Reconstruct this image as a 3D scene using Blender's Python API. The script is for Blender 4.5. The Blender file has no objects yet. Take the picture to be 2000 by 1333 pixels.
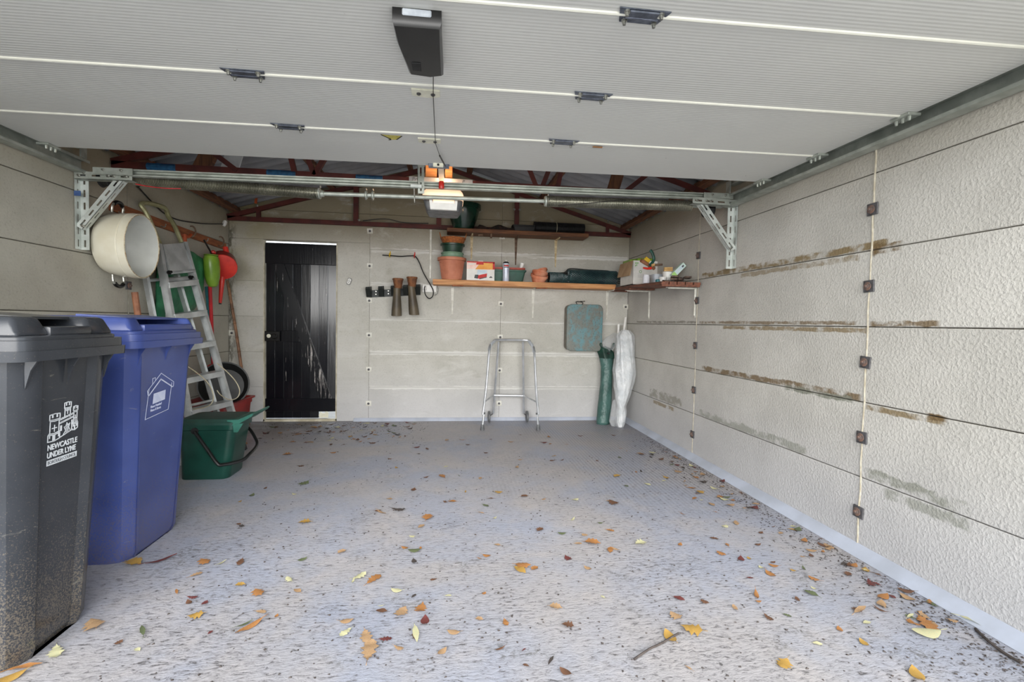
import bpy, bmesh, math, random
from mathutils import Vector, Matrix, Euler, noise
R = random.Random(11)
PI = math.pi
SC = bpy.context.scene
COL = SC.collection

# ------------------------------------------------------------------ camera
YAW, PITCH, ROLL, FPX = .1261, .038, .0197, 950.0
CAM_H = 1.097
fw = Vector((math.sin(YAW) * math.cos(PITCH), math.cos(YAW) * math.cos(PITCH), -math.sin(PITCH)))
rt0 = Vector((math.cos(YAW), -math.sin(YAW), 0))
up0 = rt0.cross(fw)
rt = rt0 * math.cos(ROLL) + up0 * math.sin(ROLL)
up = up0 * math.cos(ROLL) - rt0 * math.sin(ROLL)
cd = bpy.data.cameras.new('camera')
cd.sensor_width = 36.0
cd.lens = FPX / 2000 * 36.0
cd.clip_start = .02
cam = bpy.data.objects.new('camera', cd)
COL.objects.link(cam)
m = Matrix((rt, up, -fw)).transposed().to_4x4()
m.translation = (0, 0, CAM_H)
cam.matrix_world = m
SC.camera = cam

# ------------------------------------------------------------------ sky, light, exposure
w = bpy.data.worlds.new('overcast')
SC.world = w
w.use_nodes = True
nt = w.node_tree
nt.nodes.clear()
wo = nt.nodes.new('ShaderNodeOutputWorld')
bg = nt.nodes.new('ShaderNodeBackground')
bg.inputs[0].default_value = (.86, .93, 1.0, 1)
bg.inputs[1].default_value = .80
nt.links.new(bg.outputs[0], wo.inputs[0])
sl = bpy.data.lights.new('veiled_sun', 'SUN')
sl.energy = 3.3
sl.angle = math.radians(75)
sl.color = (1.0, .97, .93)
so = bpy.data.objects.new('veiled_sun', sl)
COL.objects.link(so)
so.location = (-1, -6, 6)
so.rotation_euler = Vector((.04, 1, -.24)).to_track_quat('-Z', 'Y').to_euler()
SC.view_settings.view_transform = 'Standard'
SC.view_settings.look = 'None'
SC.view_settings.exposure = 1.58
SC.view_settings.gamma = 1
SC.view_settings.use_curve_mapping = False

XL, XR = -2.284, 2.012   # inner faces of the side walls

# ------------------------------------------------------------------ materials
def srgb(r, g, b):
    f = lambda c: (c / 255 / 12.92) if c / 255 <= .04045 else ((c / 255 + .055) / 1.055) ** 2.4
    return (f(r), f(g), f(b), 1)

class NT:
    """small node helper"""
    def __init__(s, name):
        s.m = bpy.data.materials.new(name)
        s.m.use_nodes = True
        s.t = s.m.node_tree
        s.p = s.t.nodes['Principled BSDF']
    def n(s, typ, **kw):
        x = s.t.nodes.new('ShaderNode' + typ)
        for k, v in kw.items():
            setattr(x, k, v)
        return x
    def l(s, a, b):
        s.t.links.new(a, b)
    def val(s, x, sock):
        if isinstance(x, (int, float)):
            sock.default_value = x
        elif isinstance(x, tuple):
            sock.default_value = x
        else:
            s.l(x, sock)
    def math(s, op, a, b=0.0, c=0.0, clamp=False):
        x = s.n('Math', operation=op, use_clamp=clamp)
        s.val(a, x.inputs[0]); s.val(b, x.inputs[1]); s.val(c, x.inputs[2])
        return x.outputs[0]
    def mix(s, fac, a, b, blend='MIX'):
        x = s.n('Mix', data_type='RGBA', blend_type=blend)
        s.val(fac, x.inputs[0]); s.val(a, x.inputs[6]); s.val(b, x.inputs[7])
        return x.outputs[2]
    def noise(s, vec, scale, detail=4, rough=.55, dist=0.0):
        x = s.n('TexNoise')
        x.inputs['Scale'].default_value = scale
        x.inputs['Detail'].default_value = detail
        x.inputs['Roughness'].default_value = rough
        x.inputs['Distortion'].default_value = dist
        if vec is not None: s.l(vec, x.inputs['Vector'])
        return x.outputs['Fac']
    def vor(s, vec, scale):
        x = s.n('TexVoronoi')
        x.inputs['Scale'].default_value = scale
        s.l(vec, x.inputs['Vector'])
        return x.outputs['Distance']
    def ramp(s, fac, stops):
        x = s.n('ValToRGB')
        e = x.color_ramp.elements
        while len(e) < len(stops): e.new(.5)
        for i, (p, c) in enumerate(stops):
            e[i].position = p
            e[i].color = c if len(c) == 4 else (*c, 1)
        s.l(fac, x.inputs[0])
        return x.outputs[0]
    def sm(s, x, lo, hi):
        k = s.n('MapRange', interpolation_type='SMOOTHSTEP')
        s.val(x, k.inputs[0]); k.inputs[1].default_value = lo; k.inputs[2].default_value = hi
        return k.outputs[0]
    def pos(s):
        return s.n('NewGeometry').outputs['Position']
    def obj(s):
        return s.n('TexCoord').outputs['Object']
    def scale(s, vec, sc):
        x = s.n('Mapping')
        x.inputs['Scale'].default_value = sc
        s.l(vec, x.inputs['Vector'])
        return x.outputs[0]
    def sep(s, vec):
        x = s.n('SeparateXYZ'); s.l(vec, x.inputs[0])
        return x.outputs
    def rnd(s):
        return s.n('ObjectInfo').outputs['Random']
    def bump(s, h, strength=.3, dist=.01):
        x = s.n('Bump')
        x.inputs['Strength'].default_value = strength
        x.inputs['Distance'].default_value = dist
        s.l(h, x.inputs['Height'])
        s.l(x.outputs[0], s.p.inputs['Normal'])
    def set(s, col=None, rough=None, metal=None, spec=None):
        if col is not None: s.val(col, s.p.inputs['Base Color'])
        if rough is not None: s.val(rough, s.p.inputs['Roughness'])
        if metal is not None: s.val(metal, s.p.inputs['Metallic'])
        if spec is not None: s.val(spec, s.p.inputs['Specular IOR Level'])
        return s.m

def plain(name, c1, c2=None, scale=8, rough=.5, metal=0, bump=0, bscale=60, bdist=.002, stretch=(1, 1, 1), lo=.35, hi=.65, spec=.5):
    t = NT(name)
    o = t.scale(t.obj(), stretch)
    c2 = c2 or tuple(min(1, x * .82) for x in c1[:3]) + (1,)
    f = t.sm(t.noise(o, scale, 5), lo, hi)
    t.set(t.mix(f, c1, c2), rough, metal, spec)
    if bump: t.bump(t.noise(o, bscale, 4), bump, bdist)
    return t.m

M = {}
def mats():
    M['galv'] = plain('galvanised_steel', srgb(182, 187, 178), srgb(158, 163, 154), 14, .45, .45)
    M['zinc'] = plain('white_zinc_steel', srgb(214, 219, 214), srgb(186, 192, 186), 10, .45, .35)
    M['bolt'] = plain('bolt_steel', srgb(205, 205, 198), srgb(140, 140, 132), 40, .3, .8)
    M['darksteel'] = plain('dark_steel_plate', srgb(104, 104, 107), srgb(78, 76, 76), 30, .6, .4)
    M['rust'] = plain('rusty_bolt', srgb(130, 100, 86), srgb(98, 88, 84), 60, .85, 0, .5, 200)
    M['hinge'] = plain('hinge_steel', srgb(128, 134, 146), srgb(92, 97, 108), 25, .35, .75)
    M['redsteel'] = plain('red_oxide_paint', srgb(92, 34, 26), srgb(70, 26, 21), 9, .6)
    M['tape'] = plain('blue_tape', srgb(38, 98, 140), srgb(28, 76, 112), 30, .5)
    M['timber'] = plain('roof_timber', srgb(120, 78, 50), srgb(84, 54, 38), 7, .8, 0, .3, 40, .002, (12, 1, 1))
    M['pine'] = plain('pine_board', srgb(206, 150, 96), srgb(176, 118, 70), 5, .6, 0, .25, 30, .001, (1, 9, 9))
    M['shelfold'] = plain('brown_stained_plank', srgb(122, 78, 46), srgb(84, 52, 32), 5, .7, 0, .3, 30, .001, (1, 9, 9))
    M['slat'] = plain('weathered_red_brown_timber', srgb(134, 84, 64), srgb(98, 66, 54), 5, .8, 0, .4, 30, .002, (9, 1, 9))
    M['hookboard'] = plain('orange_brown_board', srgb(160, 96, 58), srgb(126, 74, 46), 5, .7, 0, .3, 30, .001, (9, 1, 9))
    M['whitemetal'] = plain('white_bracket_paint', srgb(226, 225, 216), srgb(196, 194, 182), 12, .5)
    M['creammetal'] = plain('cream_bracket_paint', srgb(214, 200, 160), srgb(176, 150, 108), 20, .55)
    M['rustybracket'] = plain('rusted_bracket', srgb(122, 100, 80), srgb(78, 58, 46), 25, .8)
    M['alu'] = plain('aluminium', srgb(205, 208, 208), srgb(176, 180, 180), 8, .38, .55)
    M['alu_tube'] = plain('aluminium_tube', srgb(206, 208, 212), srgb(182, 186, 190), 8, .3, .7)
    M['alu_old'] = plain('tarnished_aluminium', srgb(170, 168, 130), srgb(140, 138, 100), 10, .45, .5)
    M['greyplastic'] = plain('grey_plastic', srgb(108, 110, 112), srgb(80, 82, 84), 20, .5)
    M['rubber'] = plain('black_rubber', srgb(38, 38, 40), srgb(24, 24, 26), 20, .7)
    M['black'] = plain('black_plastic', srgb(22, 22, 22), srgb(12, 12, 12), 10, .3)
    M['blackmatt'] = plain('black_plastic_matt', srgb(30, 30, 31), srgb(20, 20, 21), 20, .6)
    M['cream'] = plain('cream_plastic', srgb(226, 224, 204), srgb(212, 210, 190), 20, .5)
    M['whiteplastic'] = plain('white_plastic', srgb(232, 231, 226), srgb(218, 217, 212), 10, .4)
    M['terra'] = plain('terracotta_plastic', srgb(198, 128, 98), srgb(180, 110, 82), 9, .6)
    M['terraclay'] = plain('terracotta_clay', srgb(204, 118, 82), srgb(214, 150, 120), 9, .8)
    M['greenpot'] = plain('dark_green_pot', srgb(40, 72, 56), srgb(26, 52, 40), 9, .35)
    M['palegreen'] = plain('pale_green_pot', srgb(132, 164, 138), srgb(110, 140, 116), 9, .5)
    M['trough'] = plain('green_trough', srgb(52, 98, 82), srgb(40, 78, 66), 9, .5)
    M['redrim'] = plain('red_brown_trough', srgb(178, 78, 58), srgb(150, 60, 46), 9, .5)
    M['wicker'] = plain('orange_wicker', srgb(186, 112, 58), srgb(140, 80, 40), 40, .7, 0, .6, 120)
    M['netting'] = plain('green_black_netting', srgb(52, 78, 78), srgb(36, 56, 60), 12, .35)
    M['darknet'] = plain('black_netting', srgb(22, 25, 25), srgb(13, 15, 15), 12, .5)
    M['peat'] = plain('dark_peat', srgb(52, 36, 28), srgb(24, 18, 15), 30, .95, 0, .8, 90, .01)
    M['enamel'] = plain('cream_enamel', srgb(232, 228, 210), srgb(220, 213, 190), 4, .16)
    M['enamelin'] = plain('enamel_inside', srgb(224, 226, 220), srgb(206, 208, 202), 4, .3)
    M['chip'] = plain('chipped_enamel_edge', srgb(150, 122, 88), srgb(200, 190, 160), 60, .6)
    M['redplastic'] = plain('red_plastic', srgb(214, 58, 44), srgb(190, 44, 36), 8, .35)
    M['orangeplastic'] = plain('orange_plastic', srgb(190, 86, 40), srgb(160, 70, 34), 8, .45)
    M['crate'] = plain('dark_red_crate', srgb(160, 44, 40), srgb(130, 34, 34), 6, .4)
    M['lime'] = plain('lime_plastic', srgb(132, 168, 58), srgb(110, 146, 44), 8, .3)
    M['sack'] = plain('green_sack', srgb(58, 140, 98), srgb(34, 108, 74), 10, .4, 0, .6, 24, .01)
    M['teal'] = plain('teal_handle', srgb(40, 120, 128), srgb(30, 96, 104), 8, .4)
    M['redhandle'] = plain('red_handle', srgb(196, 32, 40), srgb(168, 24, 32), 8, .35)
    M['cane'] = plain('bamboo_cane', srgb(148, 108, 78), srgb(104, 74, 54), 12, .55)
    M['woodhandle'] = plain('wooden_handle', srgb(160, 108, 78), srgb(126, 82, 60), 12, .6)
    M['caddy'] = plain('green_caddy', srgb(22, 66, 56), srgb(17, 54, 46), 7, .32)
    M['caddylid'] = plain('green_caddy_lid', srgb(38, 72, 64), srgb(32, 60, 54), 7, .45)
    M['caddylip'] = plain('green_caddy_lip', srgb(58, 116, 102), srgb(46, 98, 86), 7, .4)
    M['rack'] = plain('dark_green_rack', srgb(26, 34, 33), srgb(18, 24, 23), 12, .5)
    M['boot'] = plain('olive_boot', srgb(98, 88, 70), srgb(74, 66, 54), 6, .5)
    M['bootfoot'] = plain('muddy_brown_sole', srgb(136, 88, 54), srgb(96, 60, 40), 20, .75, 0, .3, 60)
    M['cable'] = plain('black_cable', srgb(24, 24, 24), srgb(18, 18, 18), 10, .5)
    M['cord'] = plain('cream_cord', srgb(214, 204, 176), srgb(190, 180, 150), 30, .7)
    M['greenfab'] = plain('green_nylon', srgb(70, 104, 98), srgb(54, 86, 80), 6, .4, 0, .8, 16, .02)
    M['darkgreenfab'] = plain('dark_green_nylon', srgb(24, 66, 52), srgb(16, 46, 38), 6, .5, 0, .5, 18, .01)
    M['parasol'] = plain('white_canvas', srgb(234, 236, 237), srgb(206, 211, 214), 9, .35, 0, 1.0, 15, .035)
    M['terrapot_dark'] = plain('dark_green_gloss', srgb(26, 58, 44), srgb(18, 42, 32), 8, .18)
    M['card'] = plain('brown_cardboard', srgb(190, 160, 126), srgb(172, 142, 108), 10, .8)
    M['whitecard'] = plain('white_cardboard', srgb(236, 234, 228), srgb(224, 222, 216), 10, .7)
    M['greycard'] = plain('grey_white_card', srgb(216, 216, 220), srgb(200, 200, 206), 10, .7)
    M['greenprint'] = plain('green_print', srgb(140, 196, 120), srgb(120, 180, 104), 30, .7)
    M['greyprint'] = plain('grey_print', srgb(176, 178, 176), srgb(160, 162, 160), 30, .7)
    M['redprint'] = plain('red_print', srgb(206, 46, 42), srgb(186, 36, 34), 30, .6)
    M['orangeprint'] = plain('orange_print', srgb(240, 178, 84), srgb(232, 150, 60), 8, .6)
    M['pinkprint'] = plain('pink_print', srgb(240, 190, 176), srgb(248, 226, 214), 8, .6)
    M['blueprint'] = plain('pale_blue_print', srgb(190, 210, 220), srgb(210, 222, 228), 20, .6)
    M['darkprint'] = plain('dark_print', srgb(78, 84, 84), srgb(60, 66, 66), 20, .6)
    M['yellow'] = plain('yellow_plastic', srgb(226, 190, 50), srgb(206, 168, 36), 10, .45)
    M['yellowlabel'] = plain('yellow_label', srgb(208, 198, 104), srgb(180, 166, 58), 50, .5)
    M['blue_label'] = plain('blue_label', srgb(70, 98, 150), srgb(54, 80, 130), 30, .5)
    M['silverlabel'] = plain('silver_label', srgb(196, 202, 208), srgb(176, 182, 190), 30, .4)
    M['can'] = plain('aerosol_can', srgb(212, 216, 226), srgb(190, 196, 212), 20, .35, .2)
    M['bucket'] = plain('white_bucket', srgb(206, 206, 200), srgb(176, 176, 168), 9, .5)
    M['tub'] = plain('black_tub', srgb(48, 50, 50), srgb(30, 31, 31), 7, .5)
    M['bark'] = plain('broken_dark_tile', srgb(116, 96, 84), srgb(70, 58, 54), 30, .9, 0, .5, 80)
    M['tan'] = plain('tan_peg', srgb(216, 176, 116), srgb(190, 148, 92), 20, .7)
    M['dgreen'] = plain('dark_green_grip', srgb(22, 78, 66), srgb(16, 60, 50), 20, .4)
    M['mint'] = plain('mint_box', srgb(196, 222, 200), srgb(206, 226, 226), 10, .6)
    M['limebox'] = plain('lime_box_end', srgb(168, 214, 120), srgb(180, 222, 140), 10, .6)
    M['wireblack'] = plain('wire', srgb(44, 40, 36), srgb(34, 30, 28), 10, .5, .5)
    M['whiteboard'] = plain('white_painted_board', srgb(206, 208, 210), srgb(186, 188, 190), 6, .6)
    M['fillet'] = plain('grey_floor_paint_fillet', srgb(190, 197, 212), srgb(172, 178, 190), 3, .45)
    M['doorframe'] = plain('pale_door_frame', srgb(196, 190, 170), srgb(166, 158, 136), 12, .7)
    M['outside'] = plain('driveway_concrete', srgb(178, 176, 172), srgb(150, 148, 144), 3, .9)
    M['print'] = plain('white_print', srgb(222, 226, 230), srgb(206, 210, 214), 30, .5)
    M['print2'] = plain('pale_blue_white_print', srgb(206, 212, 232), srgb(190, 198, 224), 30, .5)
    M['bulb'] = None

    # lamp cover: lit diffuser
    t = NT('lit_lamp_cover')
    t.set((.85, .70, .58, 1), .4)
    t.p.inputs['Emission Color'].default_value = (1, .60, .36, 1)
    t.p.inputs['Emission Strength'].default_value = .36
    M['lamp'] = t.m
    # clear polythene
    t = NT('clear_polythene')
    o = t.obj()
    t.set((.9, .93, .95, 1), .12)
    t.p.inputs['Alpha'].default_value = .22
    t.bump(t.noise(o, 22, 4, .6, .8), 1.0, .03)
    M['poly'] = t.m

    # floor: painted, tamped concrete
    t = NT('painted_tamped_concrete')
    P = t.pos(); x, y, z = t.sep(P)
    big = t.noise(P, 1.1, 4, .6, .4)
    mid = t.noise(P, 5, 4, .6)
    base = t.mix(t.sm(big, .38, .62), srgb(173, 170, 172), srgb(161, 166, 181))
    base = t.mix(t.math('MULTIPLY', t.sm(mid, .45, .75), .45), base, srgb(188, 181, 177))
    near = t.sm(y, 4.6, 1.3)
    warp = t.noise(P, 16, 4, .7)
    # tamped ridges: short broken dashes across the floor
    dash = t.noise(t.scale(P, (30, 74, 1)), 1.0, 6, .70, .5)
    wv = t.math('ADD', t.math('MULTIPLY', y, 2 * PI / .024), t.math('MULTIPLY', warp, 42.0))
    rid = t.math('MULTIPLY_ADD', t.math('SINE', wv), .5, .5)
    wv2 = t.math('ADD', t.math('MULTIPLY', x, 2 * PI / .028), t.math('MULTIPLY', warp, 4.0))
    rid2 = t.math('MULTIPLY_ADD', t.math('SINE', wv2), .5, .5)
    lon = t.math('MULTIPLY', t.sm(t.math('ADD', t.math('MULTIPLY', x, .30), t.noise(P, .9, 2)), .5, .95), t.sm(y, 2.0, 3.4))
    ridge = t.math('ADD', t.math('MULTIPLY', rid, t.math('SUBTRACT', 1.0, lon)), t.math('MULTIPLY', rid2, lon))
    dens = t.noise(P, 1.5, 3, .6)
    pit = t.math('ADD', dash, t.math('ADD', t.math('MULTIPLY', ridge, -.05), t.math('MULTIPLY', t.math('SUBTRACT', dens, .5), .22)))
    soft = t.math('MULTIPLY', t.sm(pit, .44, .64), t.math('MULTIPLY_ADD', near, .42, .22))
    col = t.mix(soft, base, srgb(112, 110, 112))
    col = t.mix(t.math('MULTIPLY', t.math('SUBTRACT', 1.0, ridge), t.math('MULTIPLY_ADD', lon, .28, .10)), col, srgb(112, 112, 120))
    hard = t.sm(t.math('ADD', pit, t.math('MULTIPLY', near, .03)), .60, .68)
    cr = t.sm(x, 1.2, 1.95)
    spk = t.sm(t.math('ADD', t.noise(P, 34, 4, .7), t.math('MULTIPLY', cr, .10)), .64, .73)
    dirtall = t.math('MAXIMUM', t.math('MULTIPLY', hard, .7), t.math('MULTIPLY', spk, .7))
    col = t.mix(dirtall, col, srgb(70, 68, 68))
    clump = t.math('MULTIPLY', t.sm(t.noise(P, 3.6, 3, .6), .56, .70), t.sm(t.noise(P, 52, 4, .7), .47, .60))
    col = t.mix(t.math('MULTIPLY', clump, t.math('MULTIPLY_ADD', near, .45, .2)), col, srgb(82, 80, 70))
    dc = t.math('MULTIPLY', t.sm(x, -.3, -1.7), t.sm(y, 3.9, 5.3))
    col = t.mix(t.math('MULTIPLY', t.math('MULTIPLY', dc, t.sm(mid, .3, .6)), .6), col, srgb(104, 97, 88))
    br = t.math('MULTIPLY', t.sm(x, .9, 1.9), t.sm(y, 3.4, 5.0))
    col = t.mix(t.math('MULTIPLY', br, .35), col, srgb(120, 116, 116))
    t.set(col, .5)
    h = t.math('ADD', t.math('MULTIPLY', ridge, .10), t.math('ADD', t.math('MULTIPLY', dash, -1.1), t.math('MULTIPLY', dirtall, -.35)))
    t.bump(h, .45, .008)
    M['floor'] = t.m

    # walls
    def wall(name, c1, c2, stip, streak, bands=(), axis='y', warm=.0):
        t = NT(name)
        P = t.pos(); x, y, z = t.sep(P)
        r = t.rnd()
        off = t.n('VectorMath', operation='ADD')
        t.l(P, off.inputs[0])
        cmb = t.n('CombineXYZ'); t.val(t.math('MULTIPLY', r, 7.0), cmb.inputs[0]); t.val(t.math('MULTIPLY', r, 5.0), cmb.inputs[2])
        t.l(cmb.outputs[0], off.inputs[1]); Q = off.outputs[0]
        col = t.mix(t.sm(t.noise(Q, 2.2, 5, .6), .35, .68), c1, c2)
        col = t.mix(t.math('MULTIPLY', t.math('SUBTRACT', r, .5), .0), col, c2)
        fine = t.noise(P, 70, 3, .7)
        col = t.mix(t.math('MULTIPLY', t.sm(fine, .52, .72), .22), col, srgb(96, 92, 84))
        # yellow-brown tone near the roof, warm bulb light painted into the colour
        wm = t.math('MULTIPLY', t.sm(z, 1.65, 2.25), warm)
        col = t.mix(wm, col, srgb(134, 122, 92))
        if streak:
            st = t.noise(t.scale(Q, (1.0, 1.0, 2.6)), 2.0, 7, .7, .7)
            col = t.mix(t.math('MULTIPLY', t.sm(st, .54, .70), .38), col, srgb(214, 213, 207))
            dk = t.noise(t.scale(Q, (1, 1, 2)), 3.1, 5, .6, .8)
            col = t.mix(t.math('MULTIPLY', t.sm(dk, .6, .75), .35), col, srgb(140, 132, 112))
        low = t.math('MULTIPLY', t.sm(z, .75, .05), .45)  # cool bluish floor bounce painted into the lower wall colour
        col = t.mix(low, col, srgb(186, 187, 196))
        s = {'x': x, 'y': y}[axis]
        for (z0, hh, a0, a1, dx, c, amt) in bands:
            dz = t.math('ABSOLUTE', t.math('SUBTRACT', z, z0 + dx))
            n1 = t.noise(t.scale(P, (14, 14, 30)), 1.0, 4, .6)
            e = t.math('ADD', dz, t.math('MULTIPLY', t.math('SUBTRACT', n1, .5), hh * 1.6))
            mk = t.math('MULTIPLY', t.sm(e, hh, hh * .6), t.math('MULTIPLY', t.sm(s, a0 - .01, a0 + .02), t.sm(s, a1 + .01, a1 - .02)))
            mk = t.math('MULTIPLY', mk, t.math('MULTIPLY', t.sm(t.noise(t.scale(P, (1, 10, 14)), 1.3, 4), .3, .55), amt))
            col = t.mix(mk, col, c)
        if axis == 'x':
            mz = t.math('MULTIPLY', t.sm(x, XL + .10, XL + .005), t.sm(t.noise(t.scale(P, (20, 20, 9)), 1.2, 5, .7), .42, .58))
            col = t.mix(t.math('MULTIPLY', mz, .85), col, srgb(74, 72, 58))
            ys = t.math('MULTIPLY', t.sm(x, -1.6, -2.25), t.sm(z, 1.0, 1.9))
            col = t.mix(t.math('MULTIPLY', ys, t.math('MULTIPLY', t.sm(t.noise(P, 3.0, 4), .35, .65), .55)), col, srgb(150, 140, 92))
        t.set(col, .85, spec=.3)
        h = t.math('ADD', t.math('MULTIPLY', t.sm(t.noise(P, 78, 2, .5, .2), .38, .72), stip), t.math('MULTIPLY', fine, .25))
        t.bump(h, .34, .004)
        return t.m
    olive = srgb(132, 112, 74); brown = srgb(118, 98, 68); gg = srgb(132, 134, 120)
    p = .37
    B = [
        (4 * p, .022, 2.04, 3.75, .022, olive, .9), (4 * p, .018, 2.2, 3.2, -.024, olive, .65),
        (4 * p, .03, 1.97, 2.13, .0, brown, 1),
        (3 * p, .012, 2.2, 3.75, .018, brown, .8), (3 * p, .014, 2.13, 3.4, -.018, olive, .8), (3 * p, .015, 1.78, 2.12, .016, brown, .9),
        (3 * p, .012, 3.8, 5.1, .02, srgb(126, 120, 108), .75),
        (2 * p, .022, 2.15, 3.68, .022, brown, .9), (2 * p, .02, 2.2, 2.7, -.0, gg, .9), (2 * p, .016, 1.74, 2.12, -.02, olive, .85), (2 * p, .02, 1.73, 1.82, -.005, brown, 1),
        (1 * p, .03, 2.5, 3.7, .03, gg, .6), (1 * p, .03, 1.62, 2.1, .035, gg, .7), (1 * p, .03, 1.62, 2.0, -.03, gg, .6),
        (1 * p, .05, 4.0, 4.7, .05, srgb(140, 136, 122), .7), (1 * p, .02, 4.15, 4.6, -.03, olive, .7),
    ]
    M['wall_r'] = wall('stippled_concrete_right', srgb(206, 203, 195), srgb(192, 189, 181), 1.0, False, B, 'y', .75)
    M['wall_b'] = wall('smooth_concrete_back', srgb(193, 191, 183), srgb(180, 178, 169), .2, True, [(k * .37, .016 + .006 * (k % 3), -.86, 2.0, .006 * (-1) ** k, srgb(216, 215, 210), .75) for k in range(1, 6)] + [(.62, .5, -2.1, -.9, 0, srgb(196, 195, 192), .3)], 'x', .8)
    M['wall_l'] = wall('smooth_concrete_left', srgb(184, 181, 168), srgb(170, 166, 153), .18, False, (), 'y', .6)
    M['joint_b'] = plain('pale_joint', srgb(150, 146, 134), srgb(126, 121, 108), 20, .95)
    M['joint'] = plain('dark_joint', srgb(112, 106, 94), srgb(84, 78, 68), 20, .95)
    M['mortar'] = plain('cream_sealant', srgb(206, 200, 182), srgb(178, 168, 146), 20, .85, 0, .6, 70, .004)

    # ribbed white door skin
    t = NT('ribbed_white_door_skin')
    P = t.pos(); x, y, z = t.sep(P)
    w1 = t.math('MULTIPLY_ADD', t.math('SINE', t.math('MULTIPLY', t.math('ADD', y, t.math('MULTIPLY', x, .032)), 2 * PI / .0165)), .5, .5)
    sp = t.sm(t.noise(t.scale(P, (34, 34, 34)), 1.0, 2, .5), .79, .82)
    c = t.mix(t.sm(t.noise(P, 1.5, 3), .3, .7), srgb(214, 214, 208), srgb(208, 208, 203))
    c = t.mix(sp, c, srgb(128, 122, 108))
    t.set(c, .5)
    t.bump(w1, .2, .003)
    M['doorskin'] = t.m
    M['seam'] = plain('white_seam', srgb(228, 227, 214), srgb(222, 221, 208), 20, .45)

    # corrugated roof sheet
    M['roof'] = plain('grey_cement_sheet', srgb(150, 151, 154), srgb(126, 127, 130), 3, .85, 0, .3, 50)

    # black gloss door
    t = NT('black_gloss_paint')
    o = t.obj(); P = t.pos()
    fl = t.noise(t.scale(P, (60, 60, 3.2)), 1.0, 5, .7, .3)
    c = t.mix(t.sm(fl, .66, .72), srgb(17, 18, 23), srgb(150, 146, 140))
    t.set(c, .2)
    t.bump(t.noise(t.scale(P, (50, 50, 3)), 1.0, 4), .22, .004)
    M['blackdoor'] = t.m
    t = NT('black_flaking_paint')
    o = t.obj()
    fl = t.noise(t.scale(o, (70, 70, 3.0)), 1.0, 5, .72, .4)
    lowb = t.sm(t.sep(o)[2], .2, -.55)
    c = t.mix(t.sm(t.math('ADD', fl, t.math('MULTIPLY', lowb, .09)), .63, .68), srgb(18, 19, 24), srgb(176, 172, 168))
    t.set(c, .25)
    M['blackbrace'] = t.m

    # bins
    def bin_mat(name, c1, c2, dirtc, rough):
        t = NT(name)
        P = t.pos(); z = t.sep(P)[2]
        c = t.mix(t.sm(t.noise(P, 3, 4), .35, .65), c1, c2)
        n1 = t.noise(P, 190, 4, .78)
        amt = t.sm(z, .62, .0)
        d = t.sm(t.math('ADD', n1, t.math('MULTIPLY', amt, .17)), .61, .72)
        sc = t.noise(t.scale(P, (5, 9, 30)), 1.0, 5, .7, 1.0)
        c = t.mix(t.math('MULTIPLY', t.sm(sc, .64, .72), .35), c, srgb(150, 146, 132))
        c = t.mix(t.math('MULTIPLY', d, .65), c, dirtc)
        t.set(c, rough)
        t.bump(t.noise(P, 220, 2), .08, .001)
        return t.m
    M['binblack'] = bin_mat('charcoal_bin_plastic', srgb(52, 55, 60), srgb(42, 45, 50), srgb(112, 102, 88), .24)
    M['binblue'] = bin_mat('blue_bin_plastic', srgb(62, 78, 138), srgb(54, 68, 124), srgb(98, 90, 96), .32)

    # old painted metal case
    t = NT('worn_turquoise_paint')
    o = t.obj()
    a = t.sm(t.noise(t.scale(o, (1, 1, .7)), 8, 8, .75, .3), .44, .60)
    c = t.mix(t.noise(o, 40, 4), srgb(104, 108, 104), srgb(124, 126, 118))
    c = t.mix(t.math('MULTIPLY', a, .8), c, srgb(92, 142, 150))
    c = t.mix(t.math('MULTIPLY', t.sm(t.noise(o, 70, 3), .56, .66), .6), c, srgb(92, 92, 84))
    t.set(c, .55, .15)
    t.bump(t.noise(o, 60, 4), .2, .002)
    M['case'] = t.m
    M['casebare'] = plain('bare_grey_metal', srgb(128, 122, 112), srgb(104, 100, 92), 14, .55, .3)

    # spring wire
    M['spring'] = plain('spring_wire', srgb(150, 148, 132), srgb(120, 118, 104), 9, .35, .75)
    # leaves
    for nm, a, b in (('leaf_orange', (172, 122, 70), (146, 98, 56)), ('leaf_tan', (180, 150, 114), (152, 120, 88)), ('leaf_brown', (116, 82, 60), (88, 62, 48)),
                     ('leaf_yellow', (178, 144, 72), (158, 122, 58)), ('leaf_green', (104, 112, 80), (78, 90, 60)), ('leaf_pale', (206, 192, 150), (176, 186, 150)),
                     ('leaf_red', (112, 58, 54), (92, 46, 46)), ('leaf_dark', (78, 70, 66), (58, 52, 50))):
        M[nm] = plain(nm, srgb(*a), srgb(*b), 40, .7)
mats()

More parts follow.
